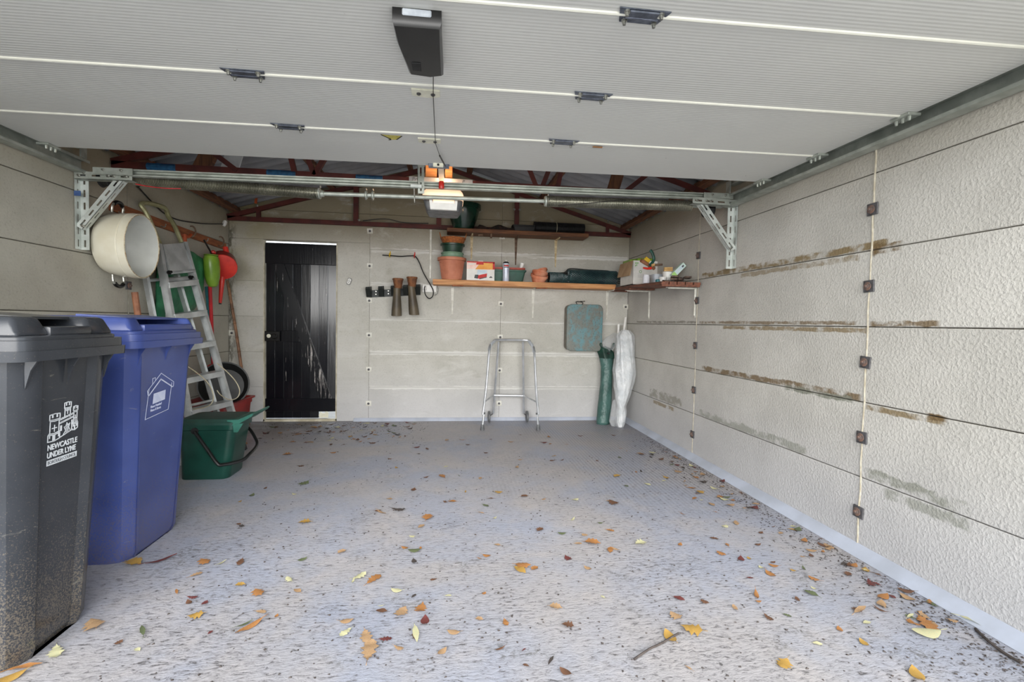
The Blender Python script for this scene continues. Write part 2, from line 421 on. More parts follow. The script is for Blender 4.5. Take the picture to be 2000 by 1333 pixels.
# ------------------------------------------------------------------ mesh builder
class MB:
    def __init__(s):
        s.b = bmesh.new()
    def _new(s, f):
        n0 = len(s.b.verts); f(); s.b.verts.ensure_lookup_table()
        return s.b.verts[n0:]
    def box(s, c, size, rot=None, bev=0, seg=1, taper=None):
        t = bmesh.new()
        bmesh.ops.create_cube(t, size=1)
        for v in t.verts:
            k = 1
            if taper and v.co.z < 0: v.co.x *= taper; v.co.y *= taper
            v.co = Vector((v.co.x * size[0], v.co.y * size[1], v.co.z * size[2]))
        if bev:
            bmesh.ops.bevel(t, geom=t.edges[:], offset=bev, segments=seg, affect='EDGES', profile=.5)
        mt = Matrix.Translation(Vector(c))
        if rot is not None:
            mt = mt @ (rot.to_matrix().to_4x4() if not isinstance(rot, Matrix) else rot.to_4x4())
        s.merge(t, mt)
        return s
    def merge(s, t, mt=None):
        if mt is not None: bmesh.ops.transform(t, matrix=mt, verts=t.verts[:])
        me = bpy.data.meshes.new('tmp'); t.to_mesh(me); t.free()
        s.b.from_mesh(me); bpy.data.meshes.remove(me)
    def loft(s, rings, cap0=True, cap1=True, closed=True):
        vs = [[s.b.verts.new(Vector(p)) for p in r] for r in rings]
        n = len(vs[0])
        for a, b in zip(vs, vs[1:]):
            for i in range(n if closed else n - 1):
                j = (i + 1) % n
                try: s.b.faces.new((a[i], a[j], b[j], b[i]))
                except ValueError: pass
        if cap0: s.b.faces.new(vs[0][::-1])
        if cap1: s.b.faces.new(vs[-1])
        return s
    def tube(s, pts, r, n=8, caps=True, r1=None, smooth=0):
        pts = [Vector(p) for p in pts]
        if smooth: pts = spline(pts, smooth)
        N = len(pts); rings = []
        nrm = None
        for i, p in enumerate(pts):
            d = (pts[min(i + 1, N - 1)] - pts[max(i - 1, 0)]).normalized()
            if nrm is None:
                nrm = d.orthogonal().normalized()
            nrm = (nrm - d * nrm.dot(d))
            nrm = nrm.normalized() if nrm.length > 1e-6 else d.orthogonal().normalized()
            bn = d.cross(nrm)
            rr = r if r1 is None else r + (r1 - r) * i / max(1, N - 1)
            rings.append([p + nrm * (rr * math.cos(2 * PI * k / n)) + bn * (rr * math.sin(2 * PI * k / n)) for k in range(n)])
        return s.loft(rings, caps, caps)
    def lathe(s, prof, c, axis=(0, 0, 1), n=24, cap0=True, cap1=True):
        """prof: (radius, height) along axis from c"""
        q = Vector((0, 0, 1)).rotation_difference(Vector(axis).normalized())
        rings = []
        for r, h in prof:
            rings.append([Vector(c) + q @ Vector((r * math.cos(2 * PI * k / n), r * math.sin(2 * PI * k / n), h)) for k in range(n)])
        return s.loft(rings, cap0, cap1)
    def prism(s, poly, o, u, v, d):
        """2-D polygon in plane (o,u,v) extruded by vector d"""
        o, u, v, d = Vector(o), Vector(u), Vector(v), Vector(d)
        a = [o + u * p[0] + v * p[1] for p in poly]
        b = [p + d for p in a]
        return s.loft([a, b])
    def quad(s, pts):
        s.b.faces.new([s.b.verts.new(Vector(p)) for p in pts]); return s
    def xform(s, mt):
        bmesh.ops.transform(s.b, matrix=mt, verts=s.b.verts[:]); return s

def spline(pts, k):
    out = []
    P = [pts[0]] + pts + [pts[-1]]
    for i in range(1, len(P) - 2):
        for j in range(k):
            t = j / k
            a, b, c, d = P[i - 1], P[i], P[i + 1], P[i + 2]
            out.append(.5 * ((2 * b) + (c - a) * t + (2 * a - 5 * b + 4 * c - d) * t * t + (3 * b - a - 3 * c + d) * t ** 3))
    out.append(P[-2])
    return out

def wloc(o):
    v = Vector((0, 0, 0))
    while o is not None:
        v = v + o.location; o = o.parent
    return v

def obj(name, mb, mat, parent=None, org=None, smooth=35, kind=None, label=None):
    b = mb.b
    bmesh.ops.recalc_face_normals(b, faces=b.faces[:])
    if org is None:
        xs = [v.co for v in b.verts]
        lo = Vector((min(v.x for v in xs), min(v.y for v in xs), min(v.z for v in xs)))
        hi = Vector((max(v.x for v in xs), max(v.y for v in xs), max(v.z for v in xs)))
        org = (lo + hi) / 2
        if parent is None: org.z = lo.z
    org = Vector(org)
    for v in b.verts: v.co -= org
    me = bpy.data.meshes.new(name)
    b.to_mesh(me); b.free()
    if smooth:
        me.shade_smooth()
        me.set_sharp_from_angle(angle=math.radians(smooth))
    me.materials.append(M[mat] if isinstance(mat, str) else mat)
    o = bpy.data.objects.new(name, me)
    COL.objects.link(o)
    o.parent = parent
    o.location = org - wloc(parent)
    if kind: o['kind'] = kind
    if label: o['label'] = label
    return o

def tag(o, label, cat, group=None):
    o['label'] = label; o['category'] = cat
    if group: o['group'] = group
    return o

def thing(name, label, cat, loc, group=None):
    o = bpy.data.objects.new(name, None)
    COL.objects.link(o)
    o.location = loc; o.empty_display_size = .05
    return tag(o, label, cat, group)

def struct(name, mb, mat, **k):
    return obj(name, mb, mat, kind='structure', **k)

def dup(root, delta=(0, 0, 0), label=None, group=None):
    r = root.copy(); COL.objects.link(r)
    r.location = root.location + Vector(delta)
    if label: r['label'] = label
    if group: r['group'] = group
    for ch in list(root.children):
        c = ch.copy(); COL.objects.link(c); c.parent = r
        for g in list(ch.children):
            d = g.copy(); COL.objects.link(d); d.parent = c
    return r

def inst(o, parent, loc):
    """another copy of a part, sharing its mesh, at world position loc"""
    c = o.copy(); COL.objects.link(c); c.parent = parent
    c.location = Vector(loc) - wloc(parent)
    return c

def rrect(w, d, r, n=4):
    pts = []
    for cx, cy, a0 in ((w / 2 - r, d / 2 - r, 0), (-w / 2 + r, d / 2 - r, PI / 2), (-w / 2 + r, -d / 2 + r, PI), (w / 2 - r, -d / 2 + r, 1.5 * PI)):
        for k in range(n + 1):
            a = a0 + PI / 2 * k / n
            pts.append((cx + r * math.cos(a), cy + r * math.sin(a)))
    return pts

def text_mb(s, o, u, v, size, off, depth=.0006, sx=1.0):
    """flat lettering as mesh: origin o, right u, up v"""
    cu = bpy.data.curves.new('t', 'FONT'); cu.body = s; cu.size = size; cu.align_x = 'LEFT'; cu.extrude = depth; cu.offset = off
    ob = bpy.data.objects.new('t', cu); COL.objects.link(ob)
    dg = bpy.context.evaluated_depsgraph_get()
    me = bpy.data.meshes.new_from_object(ob.evaluated_get(dg))
    bpy.data.objects.remove(ob); bpy.data.curves.remove(cu)
    u, v = Vector(u).normalized(), Vector(v).normalized(); n = u.cross(v)
    for vt in me.vertices:
        c = vt.co
        vt.co = Vector(o) + u * (c.x * sx) + v * c.y + n * c.z
    mb = MB(); mb.b.from_mesh(me); bpy.data.meshes.remove(me)
    return mb

def ribbon(mb, pts, o, u, v, wd, th=.0008, close=False):
    """thin raised line through 2-D pts on plane (o,u,v)"""
    o, u, v = Vector(o), Vector(u).normalized(), Vector(v).normalized(); n = u.cross(v)
    if close: pts = list(pts) + [pts[0]]
    for a, b in zip(pts, pts[1:]):
        A = Vector(a).to_3d(); B = Vector(b).to_3d()
        d = (B - A)
        if d.length < 1e-6: continue
        d.normalize(); q = Vector((-d.y, d.x, 0)) * wd / 2
        A -= d * wd * .4; B += d * wd * .4
        ring = lambda k: [o + u * p.x + v * p.y + n * k for p in (A + q, A - q, B - q, B + q)]
        mb.loft([ring(0), ring(th)])
    return mb

XL, XR, YB, PH = -2.284, 2.012, 5.381, .37
YF = .70            # front of the garage (door opening)
WH = 6 * PH         # 2.22 wall height
RX, RS = -.136, .30  # ridge x, roof slope
def roofz(x): return 2.84 - RS * abs(x - RX)

# ================================================================== SETTING
def setting():
    # floor
    mb = MB(); mb.box(((XL + XR) / 2, (YF + YB) / 2 - .05, -.05), (XR - XL + .3, YB - YF + .5, .1))
    struct('floor', mb, 'floor', smooth=0)
    mb = MB(); mb.box((0, -4.4, -.07), (30, 9.7, .1)); mb.box((0, 12.6, -.12), (30, 14, .1))
    mb.box((-9, 3, -.12), (13, 6, .1)); mb.box((9, 3, -.12), (13, 6, .1))
    struct('floor_outside', mb, 'outside', smooth=0)

    T = .05
    ysp = [YB, 3.792, 2.131, YF]
    g = .0045
    for side, X, sg, mt in (('right', XR, 1, 'wall_r'), ('left', XL, -1, 'wall_l')):
        mb = MB(); mb.box((X + sg * (T / 2 + .014), (YF + YB) / 2 + .03, WH / 2), (T, YB - YF + .06, WH))
        wl = struct('wall_' + side, mb, 'joint', smooth=0)
        for c in range(3):
            y0, y1 = ysp[c + 1], ysp[c]
            base = None
            for r in range(6):
                mb = MB()
                mb.box((X + sg * .012, (y0 + y1) / 2, (r + .5) * PH), (.024, y1 - y0 - g, PH - g), bev=.003)
                if base is None:
                    base = obj('wall_panel', mb, mt, wl)
                    loc0 = wloc(base)
                    o = base
                else:
                    mb.b.free()
                    o = inst(base, wl, (loc0.x + sg * R.uniform(-.0015, .002), loc0.y, (r + .5) * PH))
        # sealant beads over the posts
        for k, yy in enumerate((3.792, 2.131)):
            mb = MB(); mb.tube([(X - sg * .000, yy + R.uniform(-.003, .003), z * .074) for z in range(0, 31)], .0045 if k else .003, 6)
            obj('sealant_bead', mb, 'mortar' if side == 'right' else 'joint_b', wl)
        # bolted fixing plates
        b0 = q0 = None
        for yy in (3.792, 2.131):
            for r in range(5):
                zz = (r + .5) * PH + .012
                if side == 'left' and yy < 3: continue
                if b0 is None:
                    mb = MB(); mb.box((X - sg * .004, yy, zz), (.008, .06, .058), bev=.002)
                    b0 = pl = obj('fixing_plate', mb, 'darksteel', wl)
                    mb = MB(); mb.lathe([(.021, 0), (.021, .004), (.011, .005), (.011, .010), (.007, .010), (.006, .017)], (X - sg * .007, yy + .004, zz), (-sg, 0, 0), 10)
                    q0 = obj('rusty_bolt', mb, 'rust', pl)
                else:
                    pl = inst(b0, wl, (b0.matrix_world.translation.x if 0 else X - sg * .004, yy, zz))
                    pl.rotation_euler = (R.uniform(-.08, .08), 0, 0)
                    bq = q0.copy(); COL.objects.link(bq); bq.parent = pl
    # back wall --------------------------------------------------
    xs = [XL, -.868, .549, XR]
    dx0, dx1, dz = -1.945, -1.200, 1.905
    mb = MB()
    Y = YB + .014
    def core(x0, x1, z0, z1): mb.box(((x0 + x1) / 2, Y + T / 2, (z0 + z1) / 2), (x1 - x0, T, z1 - z0))
    core(XL, dx0, 0, WH); core(dx1, XR, 0, WH); core(dx0, dx1, dz, WH)
    gz = lambda x: roofz(x) - .035
    mb.prism([(XL, WH), (XR, WH), (XR, max(WH + .001, gz(XR))), (RX, gz(RX)), (XL, max(WH + .001, gz(XL)))], (0, Y, 0), (1, 0, 0), (0, 0, 1), (0, T, 0))
    wb = struct('wall_back', mb, 'joint_b', smooth=0)
    def panel(x0, x1, z0, z1, parent=wb):
        m2 = MB(); m2.box(((x0 + x1) / 2, YB + .012 + R.uniform(-.001, .001), (z0 + z1) / 2), (x1 - x0 - g * .3, .024, z1 - z0 - g * .3), bev=.0013)
        return obj('wall_panel', m2, 'wall_b', parent)
    for c in (1, 2):
        for r in range(6): panel(xs[c], xs[c + 1], r * PH, (r + 1) * PH)
    for r in range(5): panel(XL, dx0, r * PH, (r + 1) * PH if r < 4 else dz + .01)
    panel(dx1, -.868, 0, dz + .01)
    panel(XL, -.868, dz + .01, WH)
    for a, b in ((XL, -.868), (-.868, .549), (.549, XR)):
        poly = [(a, WH + .003), (b, WH + .003)]
        poly += [(b, max(WH + .004, gz(b)))]
        if a < RX < b: poly += [(RX, gz(RX))]
        poly += [(a, max(WH + .004, gz(a)))]
        m2 = MB(); m2.prism([(p[0] * .999 + (a + b) / 2 * .001, p[1]) for p in poly], (0, YB, 0), (1, 0, 0), (0, 0, 1), (0, .024, 0))
        obj('gable_panel', m2, 'wall_b', wb)
    for k, xx in enumerate((-.868, .549)):
        m2 = MB(); m2.tube([(xx + R.uniform(-.002, .002), YB + .004, z * .07) for z in range(0, 30)], .004, 5)
        obj('open_joint', m2, 'joint', wb)
    b0 = None
    spots = [(-.868, r) for r in range(6)] + [(.549, r) for r in (0, 1, 2, 3, 5)] + [(1.985, r) for r in (1, 2, 3)] + [(XL + .03, r) for r in (1, 2)]
    for xx, r in spots:
        zz = (r + .5) * PH + .008
        if b0 is None:
            m2 = MB(); m2.box((xx, YB - .004, zz), (.058, .008, .056), bev=.002)
            b0 = pl = obj('fixing_plate', m2, 'whitemetal', wb)
            m2 = MB(); m2.lathe([(.013, 0), (.013, .003), (.008, .004), (.008, .010), (.004, .010), (.004, .015)], (xx, YB - .007, zz - .002), (0, -1, 0), 10)
            q0 = obj('bolt', m2, 'darksteel', pl)
        else:
            pl = inst(b0, wb, (xx, YB - .004, zz)); pl.rotation_euler = (0, R.uniform(-.09, .09), 0)
            bq = q0.copy(); COL.objects.link(bq); bq.parent = pl
    # front gable above the opening (behind the raised door)
    mb = MB()
    mb.prism([(XL - .06, 2.13), (XR + .06, 2.13), (XR + .06, WH), (RX, gz(RX)), (XL - .06, WH)], (0, YF - .06, 0), (1, 0, 0), (0, 0, 1), (0, .06, 0))
    mb.box((XL - .03, YF - .03, 1.06), (.16, .06, 2.14)); mb.box((XR + .03, YF - .03, 1.06), (.16, .06, 2.14))
    struct('wall_front', mb, 'wall_b', smooth=0)

    # painted fillets where floor meets wall
    mb = MB(); mb.prism([(0, 0), (-.062, 0), (-.050, .010), (-.02, .032), (0, .042)], (XR - .001, YF, .001), (1, 0, 0), (0, 0, 1), (0, YB - YF, 0))
    struct('baseboard_right', mb, 'fillet', smooth=60)
    mb = MB(); mb.prism([(0, 0), (-.035, 0), (-.026, .010), (-.012, .026), (0, .034)], (-1.02, YB - .001, .001), (0, 1, 0), (0, 0, 1), (XR + 1.02, 0, 0))
    struct('baseboard_back', mb, 'fillet', smooth=60)
    mb = MB(); mb.prism([(0, 0), (.05, 0), (.02, .028), (0, .036)], (XL + .001, YF, .001), (1, 0, 0), (0, 0, 1), (0, YB - YF, 0))
    struct('baseboard_left', mb, 'fillet', smooth=60)

    # roof ---------------------------------------------------------
    mb = MB(); mb.prism([(-.22, -.06), (0, .006), (.22, -.06), (.22, -.045), (0, .022), (-.22, -.045)], (RX, YF - .2, 2.89), (1, 0, 0), (0, 0, 1), (0, YB - YF + .4, 0))
    ce = struct('ceiling', mb, 'roof')
    pitch, amp = .146, .034
    for sgn in (-1, 1):
        ex = (XL - .14) if sgn < 0 else (XR + .14)
        first = None
        yy = YF - .12
        while yy < YB + .1:
            y1 = min(yy + 1.022, YB + .16)
            n = int((y1 - yy) / pitch * 8)
            mb = MB()
            rings = []
            for t_ in (0, .5, 1):
                x = RX + (ex - RX) * t_
                rings.append([(x, yy + (y1 - yy) * k / n, roofz(x) + .022 + amp * math.cos(2 * PI * (yy + (y1 - yy) * k / n) / pitch)) for k in range(n + 1)])
            mb.loft(rings, False, False, False)
            o = obj('roof_sheet', mb, 'roof', ce, smooth=60)
            sd = o.modifiers.new('thickness', 'SOLIDIFY'); sd.thickness = .006
            yy = y1 - .04
            if y1 >= YB + .1: break
    # purlins
    for x in (XL + .09, -1.25, -.45, .18, .98, XR - .09):
        mb = MB(); mb.box((x, (YF + YB) / 2, roofz(x) - .028), (.055, YB - YF, .05), Euler((0, (1 if x > RX else -1) * math.atan(RS), 0)))
        obj('purlin', mb, 'timber', ce)

def back_door():
    dx0, dx1 = -1.945, -1.200
    yf = YB + .002
    mb = MB()
    mb.box((dx0 + .006, yf + .02, .955), (.012, .05, 1.90)); mb.box((dx1 - .006, yf + .02, .955), (.012, .05, 1.90)); mb.box(((dx0 + dx1) / 2, yf + .02, .012), (dx1 - dx0, .05, .024))
    dr = struct('door_1', mb, 'doorframe')
    n = 8
    x0, x1 = dx0 + .016, dx1 - .014
    wd = (x1 - x0) / n
    for k in range(n):
        mb = MB()
        zb = .032 if k not in (6, 7) else .10
        mb.box((x0 + (k + .5) * wd, yf + .036, (zb + 1.885) / 2), (wd - .002, .02, 1.885 - zb), Euler((0, 0, (.01, -.02, .015, -.01, .02, .09, .05, .10)[k])), bev=.002)
        obj('plank', mb, 'blackdoor', dr)
    # chewed plank ends at the bottom right
    mb = MB(); mb.prism([(0, 0), (.05, .004), (.085, .0), (.09, .055), (.06, .078), (.055, .05), (.02, .052), (.012, .07), (-.01, .03)], (x0 + 6 * wd + .01, yf + .03, .03), (1, 0, 0), (0, 0, 1), (0, .02, 0))
    obj('splintered_wood', mb, 'cream', dr, label='pale splintered wood where the planks have broken away')
    for (z0, z1, xa, xb, nm) in ((1.665, 1.878, x0, x1, 'top_ledge'), (.105, .245, x0, x1, 'bottom_ledge'), (.845, .965, x0 + .16, x0 + .335, 'middle_ledge')):
        mb = MB(); mb.box(((xa + xb) / 2, yf + .014, (z0 + z1) / 2), (xb - xa, .024, z1 - z0), bev=.004)
        obj(nm, mb, 'blackdoor', dr)
    a, b = Vector((x0 + .13, yf + .014, 1.665)), Vector((x1 - .10, yf + .014, .245))
    d = b - a; L = d.length
    mb = MB(); wv = .052
    mb.prism([(-.055, 0), (.055, 0), ((b - a).x + .055, b.z - a.z), ((b - a).x - .055, b.z - a.z)], (a.x, yf + .002, a.z), (1, 0, 0), (0, 0, 1), (0, .024, 0))
    obj('brace', mb, 'blackbrace', dr)
    mb = MB(); mb.box((x0 + .075, yf - .008, .905), (.15, .028, .105), bev=.006)
    lk = obj('rim_lock', mb, 'black', dr)
    mb = MB(); mb.lathe([(.02, 0), (.02, .006), (.014, .008)], (x0 + .045, yf - .022, .907), (0, -1, 0), 16); obj('lock_cylinder', mb, 'cream', lk)
    mb = MB(); mb.lathe([(.012, 0), (.012, .012), (.026, .014), (.028, .026), (.02, .032)], (x0 + .105, yf - .022, .905), (0, -1, 0), 20); obj('knob', mb, 'black', lk)

def garage_door():
    edges = [2.945, 2.455, 1.952, 1.435, .925]
    z0 = 2.012
    xa, xb = -2.19, 1.925
    yl = lambda yc, x: yc - .030 * (x + .135)
    dr = None
    for k in range(4):
        e1, e0 = edges[k], edges[k + 1]
        mb = MB()
        g = .004
        a = [(xa, yl(e0 + g, xa), z0), (xb, yl(e0 + g, xb), z0), (xb, yl(e1 - g, xb), z0), (xa, yl(e1 - g, xa), z0)]
        mb.loft([a, [(p[0], p[1], z0 + .04) for p in a]])
        if dr is None:
            dr = struct('door_2', mb, 'doorskin', smooth=0)
        else:
            obj('door_section', mb, 'doorskin', dr, smooth=0)
    # beads along the section joints
    for e in edges[1:4]:
        mb = MB(); mb.tube([(xa, yl(e, xa), z0 + .001), (xb, yl(e, xb), z0 + .001)], .0075, 8)
        obj('seam_bead', mb, 'seam', dr)
    mb = MB(); mb.box((0, 0, 0), (xb - xa, .03, .05)); mb.xform(Matrix.Translation(((xa + xb) / 2, yl(edges[0], -.13) - .012, z0 + .03)) @ Matrix.Rotation(-.03, 4, 'Z'))
    obj('top_rail', mb, 'doorskin', dr)
    # hinges
    h0 = None
    def hinge_mb():
        mb = MB()
        w_, d_ = .155, .036
        mb.prism([(-.078, -.030), (.078, -.030), (.058, .034), (-.058, .034)], (0, 0, -.004), (1, 0, 0), (0, 1, 0), (0, 0, .003))
        mb.box((0, -.012, -.007), (.09, .032, .006), bev=.002)
        mb.tube([(-.05, .004, -.007), (.05, .004, -.007)], .005, 8)
        return mb
    for e in edges[1:4]:
        for hx in (-.777, .547):
            c = (hx, yl(e, hx), z0)
            if h0 is None:
                mb = hinge_mb(); mb.xform(Matrix.Translation(c))
                h0 = h = obj('hinge', mb, 'hinge', dr, org=c)
                bs = []
                for bx, by in ((-.052, -.019), (.052, -.019), (-.046, .022), (.046, .022)):
                    mb = MB(); mb.lathe([(.009, 0), (.009, .006), (.006, .006), (.005, .016)], (c[0] + bx, c[1] + by, z0 - .004), (0, 0, -1), 8)
                    bs.append(obj('bolt', mb, 'bolt', h))
            else:
                h = inst(h0, dr, c)
                for b in bs:
                    q = b.copy(); COL.objects.link(q); q.parent = h
    # roller hinges along the two ends
    r0 = None
    for e in edges[0:4]:
        for hx, sg in ((xa + .01, -1), (xb - .01, 1)):
            c = (hx, yl(e, hx) - (.03 if e == edges[0] else 0), z0)
            mb = MB(); mb.box((c[0], c[1], z0 - .006), (.06, .09, .012), bev=.002)
            for q in (-.03, 0, .03): mb.lathe([(.007, 0), (.007, .01), (.005, .02)], (c[0] - sg * .01, c[1] + q, z0 - .01), (0, 0, -1), 8)
            mb.tube([(c[0], c[1], z0 + .002), (c[0] + sg * .05, c[1], z0 + .002)], .006, 8)
            obj('roller_hinge', mb, 'galv', dr)
    # black lock housing
    zz = z0
    mb = MB()
    prof = [((-.183, 1.490), (-.040, 1.487), 0.016), ((-.183, 1.490), (-.040, 1.487), .05), ((-.181, 1.60), (-.041, 1.598), .07), ((-.160, 1.79), (-.039, 1.785), .05), ((-.158, 1.80), (-.039, 1.798), 0.0)]
    rings = []
    for (l, r, dep) in prof:
        pass
    a = [(-.183, 1.490), (-.040, 1.487), (-.041, 1.60), (-.039, 1.79), (-.08, 1.806), (-.158, 1.797), (-.181, 1.60)]
    low = [(-.178, 1.498), (-.046, 1.495), (-.047, 1.60), (-.046, 1.77), (-.085, 1.785), (-.150, 1.777), (-.174, 1.60)]
    mb.loft([[(p[0], p[1], z0) for p in a], [(p[0], p[1], z0 - .035) for p in a], [(p[0], p[1], z0 - .05) for p in low]])
    hs = obj('lock_housing', mb, 'black', dr, label='black plastic lock housing')
    mb = MB(); mb.box((-.112, 1.502, z0 - .012), (.085, .035, .02), bev=.003); obj('latch_plate', mb, 'silverlabel', hs)
    mb = MB(); mb.box((-.128, 1.72, z0 - .051), (.03, .05, .004), bev=.001); obj('key_cover', mb, 'blackmatt', hs)
    # cable guide plates and release wire
    for (cx, cy) in ((-.112, 2.015), (-.120, 2.535)):
        mb = MB(); mb.prism([(-.056, .03), (.056, .03), (.056, -.02), (.03, -.03), (.008, -.034), (-.03, -.03), (-.056, -.022)], (cx, cy, z0 - .006), (1, 0, 0), (0, -1, 0), (0, 0, .006))
        gp = obj('guide_plate', mb, 'cream', dr, label='cream metal cable guide plate')
        for q in (-.028, .028):
            mb = MB(); mb.lathe([(.009, 0), (.009, .004), (.005, .004), (.005, .007)], (cx + q, cy, z0 - .006), (0, 0, -1), 10)
            obj('screw', mb, 'darksteel', gp)
    mb = MB(); mb.tube([(-.075, 1.80, z0 - .012), (-.083, 2.015, z0 - .013), (-.09, 2.535, z0 - .013), (-.072, 2.70, z0 - .02)], .0016, 6)
    obj('release_wire', mb, 'wireblack', dr)
    mb = MB(); mb.tube([(-.072, 2.70, z0 - .02), (-.045, 2.87, z0 - .02)], .0045, 8)
    obj('wire_sheath', mb, 'black', dr)
    # yellow warning sticker
    mb = MB(); mb.prism([(-.05, 0), (.048, -.002), (.018, -.055), (-.012, -.06)], (-.303, 2.500, z0 - .0015), (1, 0, 0), (0, -1, 0), (0, 0, .001))
    st = obj('warning_sticker', mb, 'yellowlabel', dr, label='yellow triangular warning sticker with black edges')
    mb = MB(); ribbon(mb, [(-.05, 0), (-.012, -.048), (-.012, -.06), (-.02, -.062)], (-.303, 2.5, z0 - .0016), (1, 0, 0), (0, -1, 0), .006, .001)
    ribbon(mb, [(.048, -.002), (.02, -.05)], (-.303, 2.5, z0 - .0016), (1, 0, 0), (0, -1, 0), .006, .001)
    obj('sticker_border', mb, 'blackmatt', st)
    mb = MB(); mb.box((.735, 2.462, z0 - .006), (.05, .012, .003)); obj('dead_leaf_scrap', mb, 'leaf_orange', dr)

setting(); back_door(); garage_door()
# ================================================================== DOOR GEAR
def slotted_angle(name, p0, p1, f1, f2, wd, parent, mat='zinc', label=None):
    """L-section perforated angle from p0 to p1; flanges along unit vectors f1, f2; real slots"""
    p0, p1, f1, f2 = Vector(p0), Vector(p1), Vector(f1).normalized(), Vector(f2).normalized()
    d = (p1 - p0); L = d.length; d.normalize()
    mb = MB(); th = .0025
    n = max(2, int(L / .075)); pit = L / n
    for f, o in ((f1, f2), (f2, f1)):
        o2 = o * th
        def slab(a0, a1, b0, b1):
            q = [p0 + d * a0 + f * b0, p0 + d * a1 + f * b0, p0 + d * a1 + f * b1, p0 + d * a0 + f * b1]
            mb.loft([q, [x + o2 for x in q]])
        slab(0, L, 0, wd * .38); slab(0, L, wd * .62, wd)
        for k in range(n + 1):
            c = k * pit
            slab(max(0, c - .017), min(L, c + .017), wd * .38, wd * .62)
    return obj(name, mb, mat, parent, smooth=0, label=label)

def bolts(parent, pts, axis, name='bolt', mat='bolt', r=.009):
    b0 = None
    for p in pts:
        if b0 is None:
            mb = MB(); mb.lathe([(r, 0), (r, r * .7), (r * .6, r * .7), (r * .6, r * 1.8)], p, axis, 8)
            b0 = obj(name, mb, mat, parent); off = wloc(b0) - Vector(p)
        else:
            inst(b0, parent, Vector(p) + off)

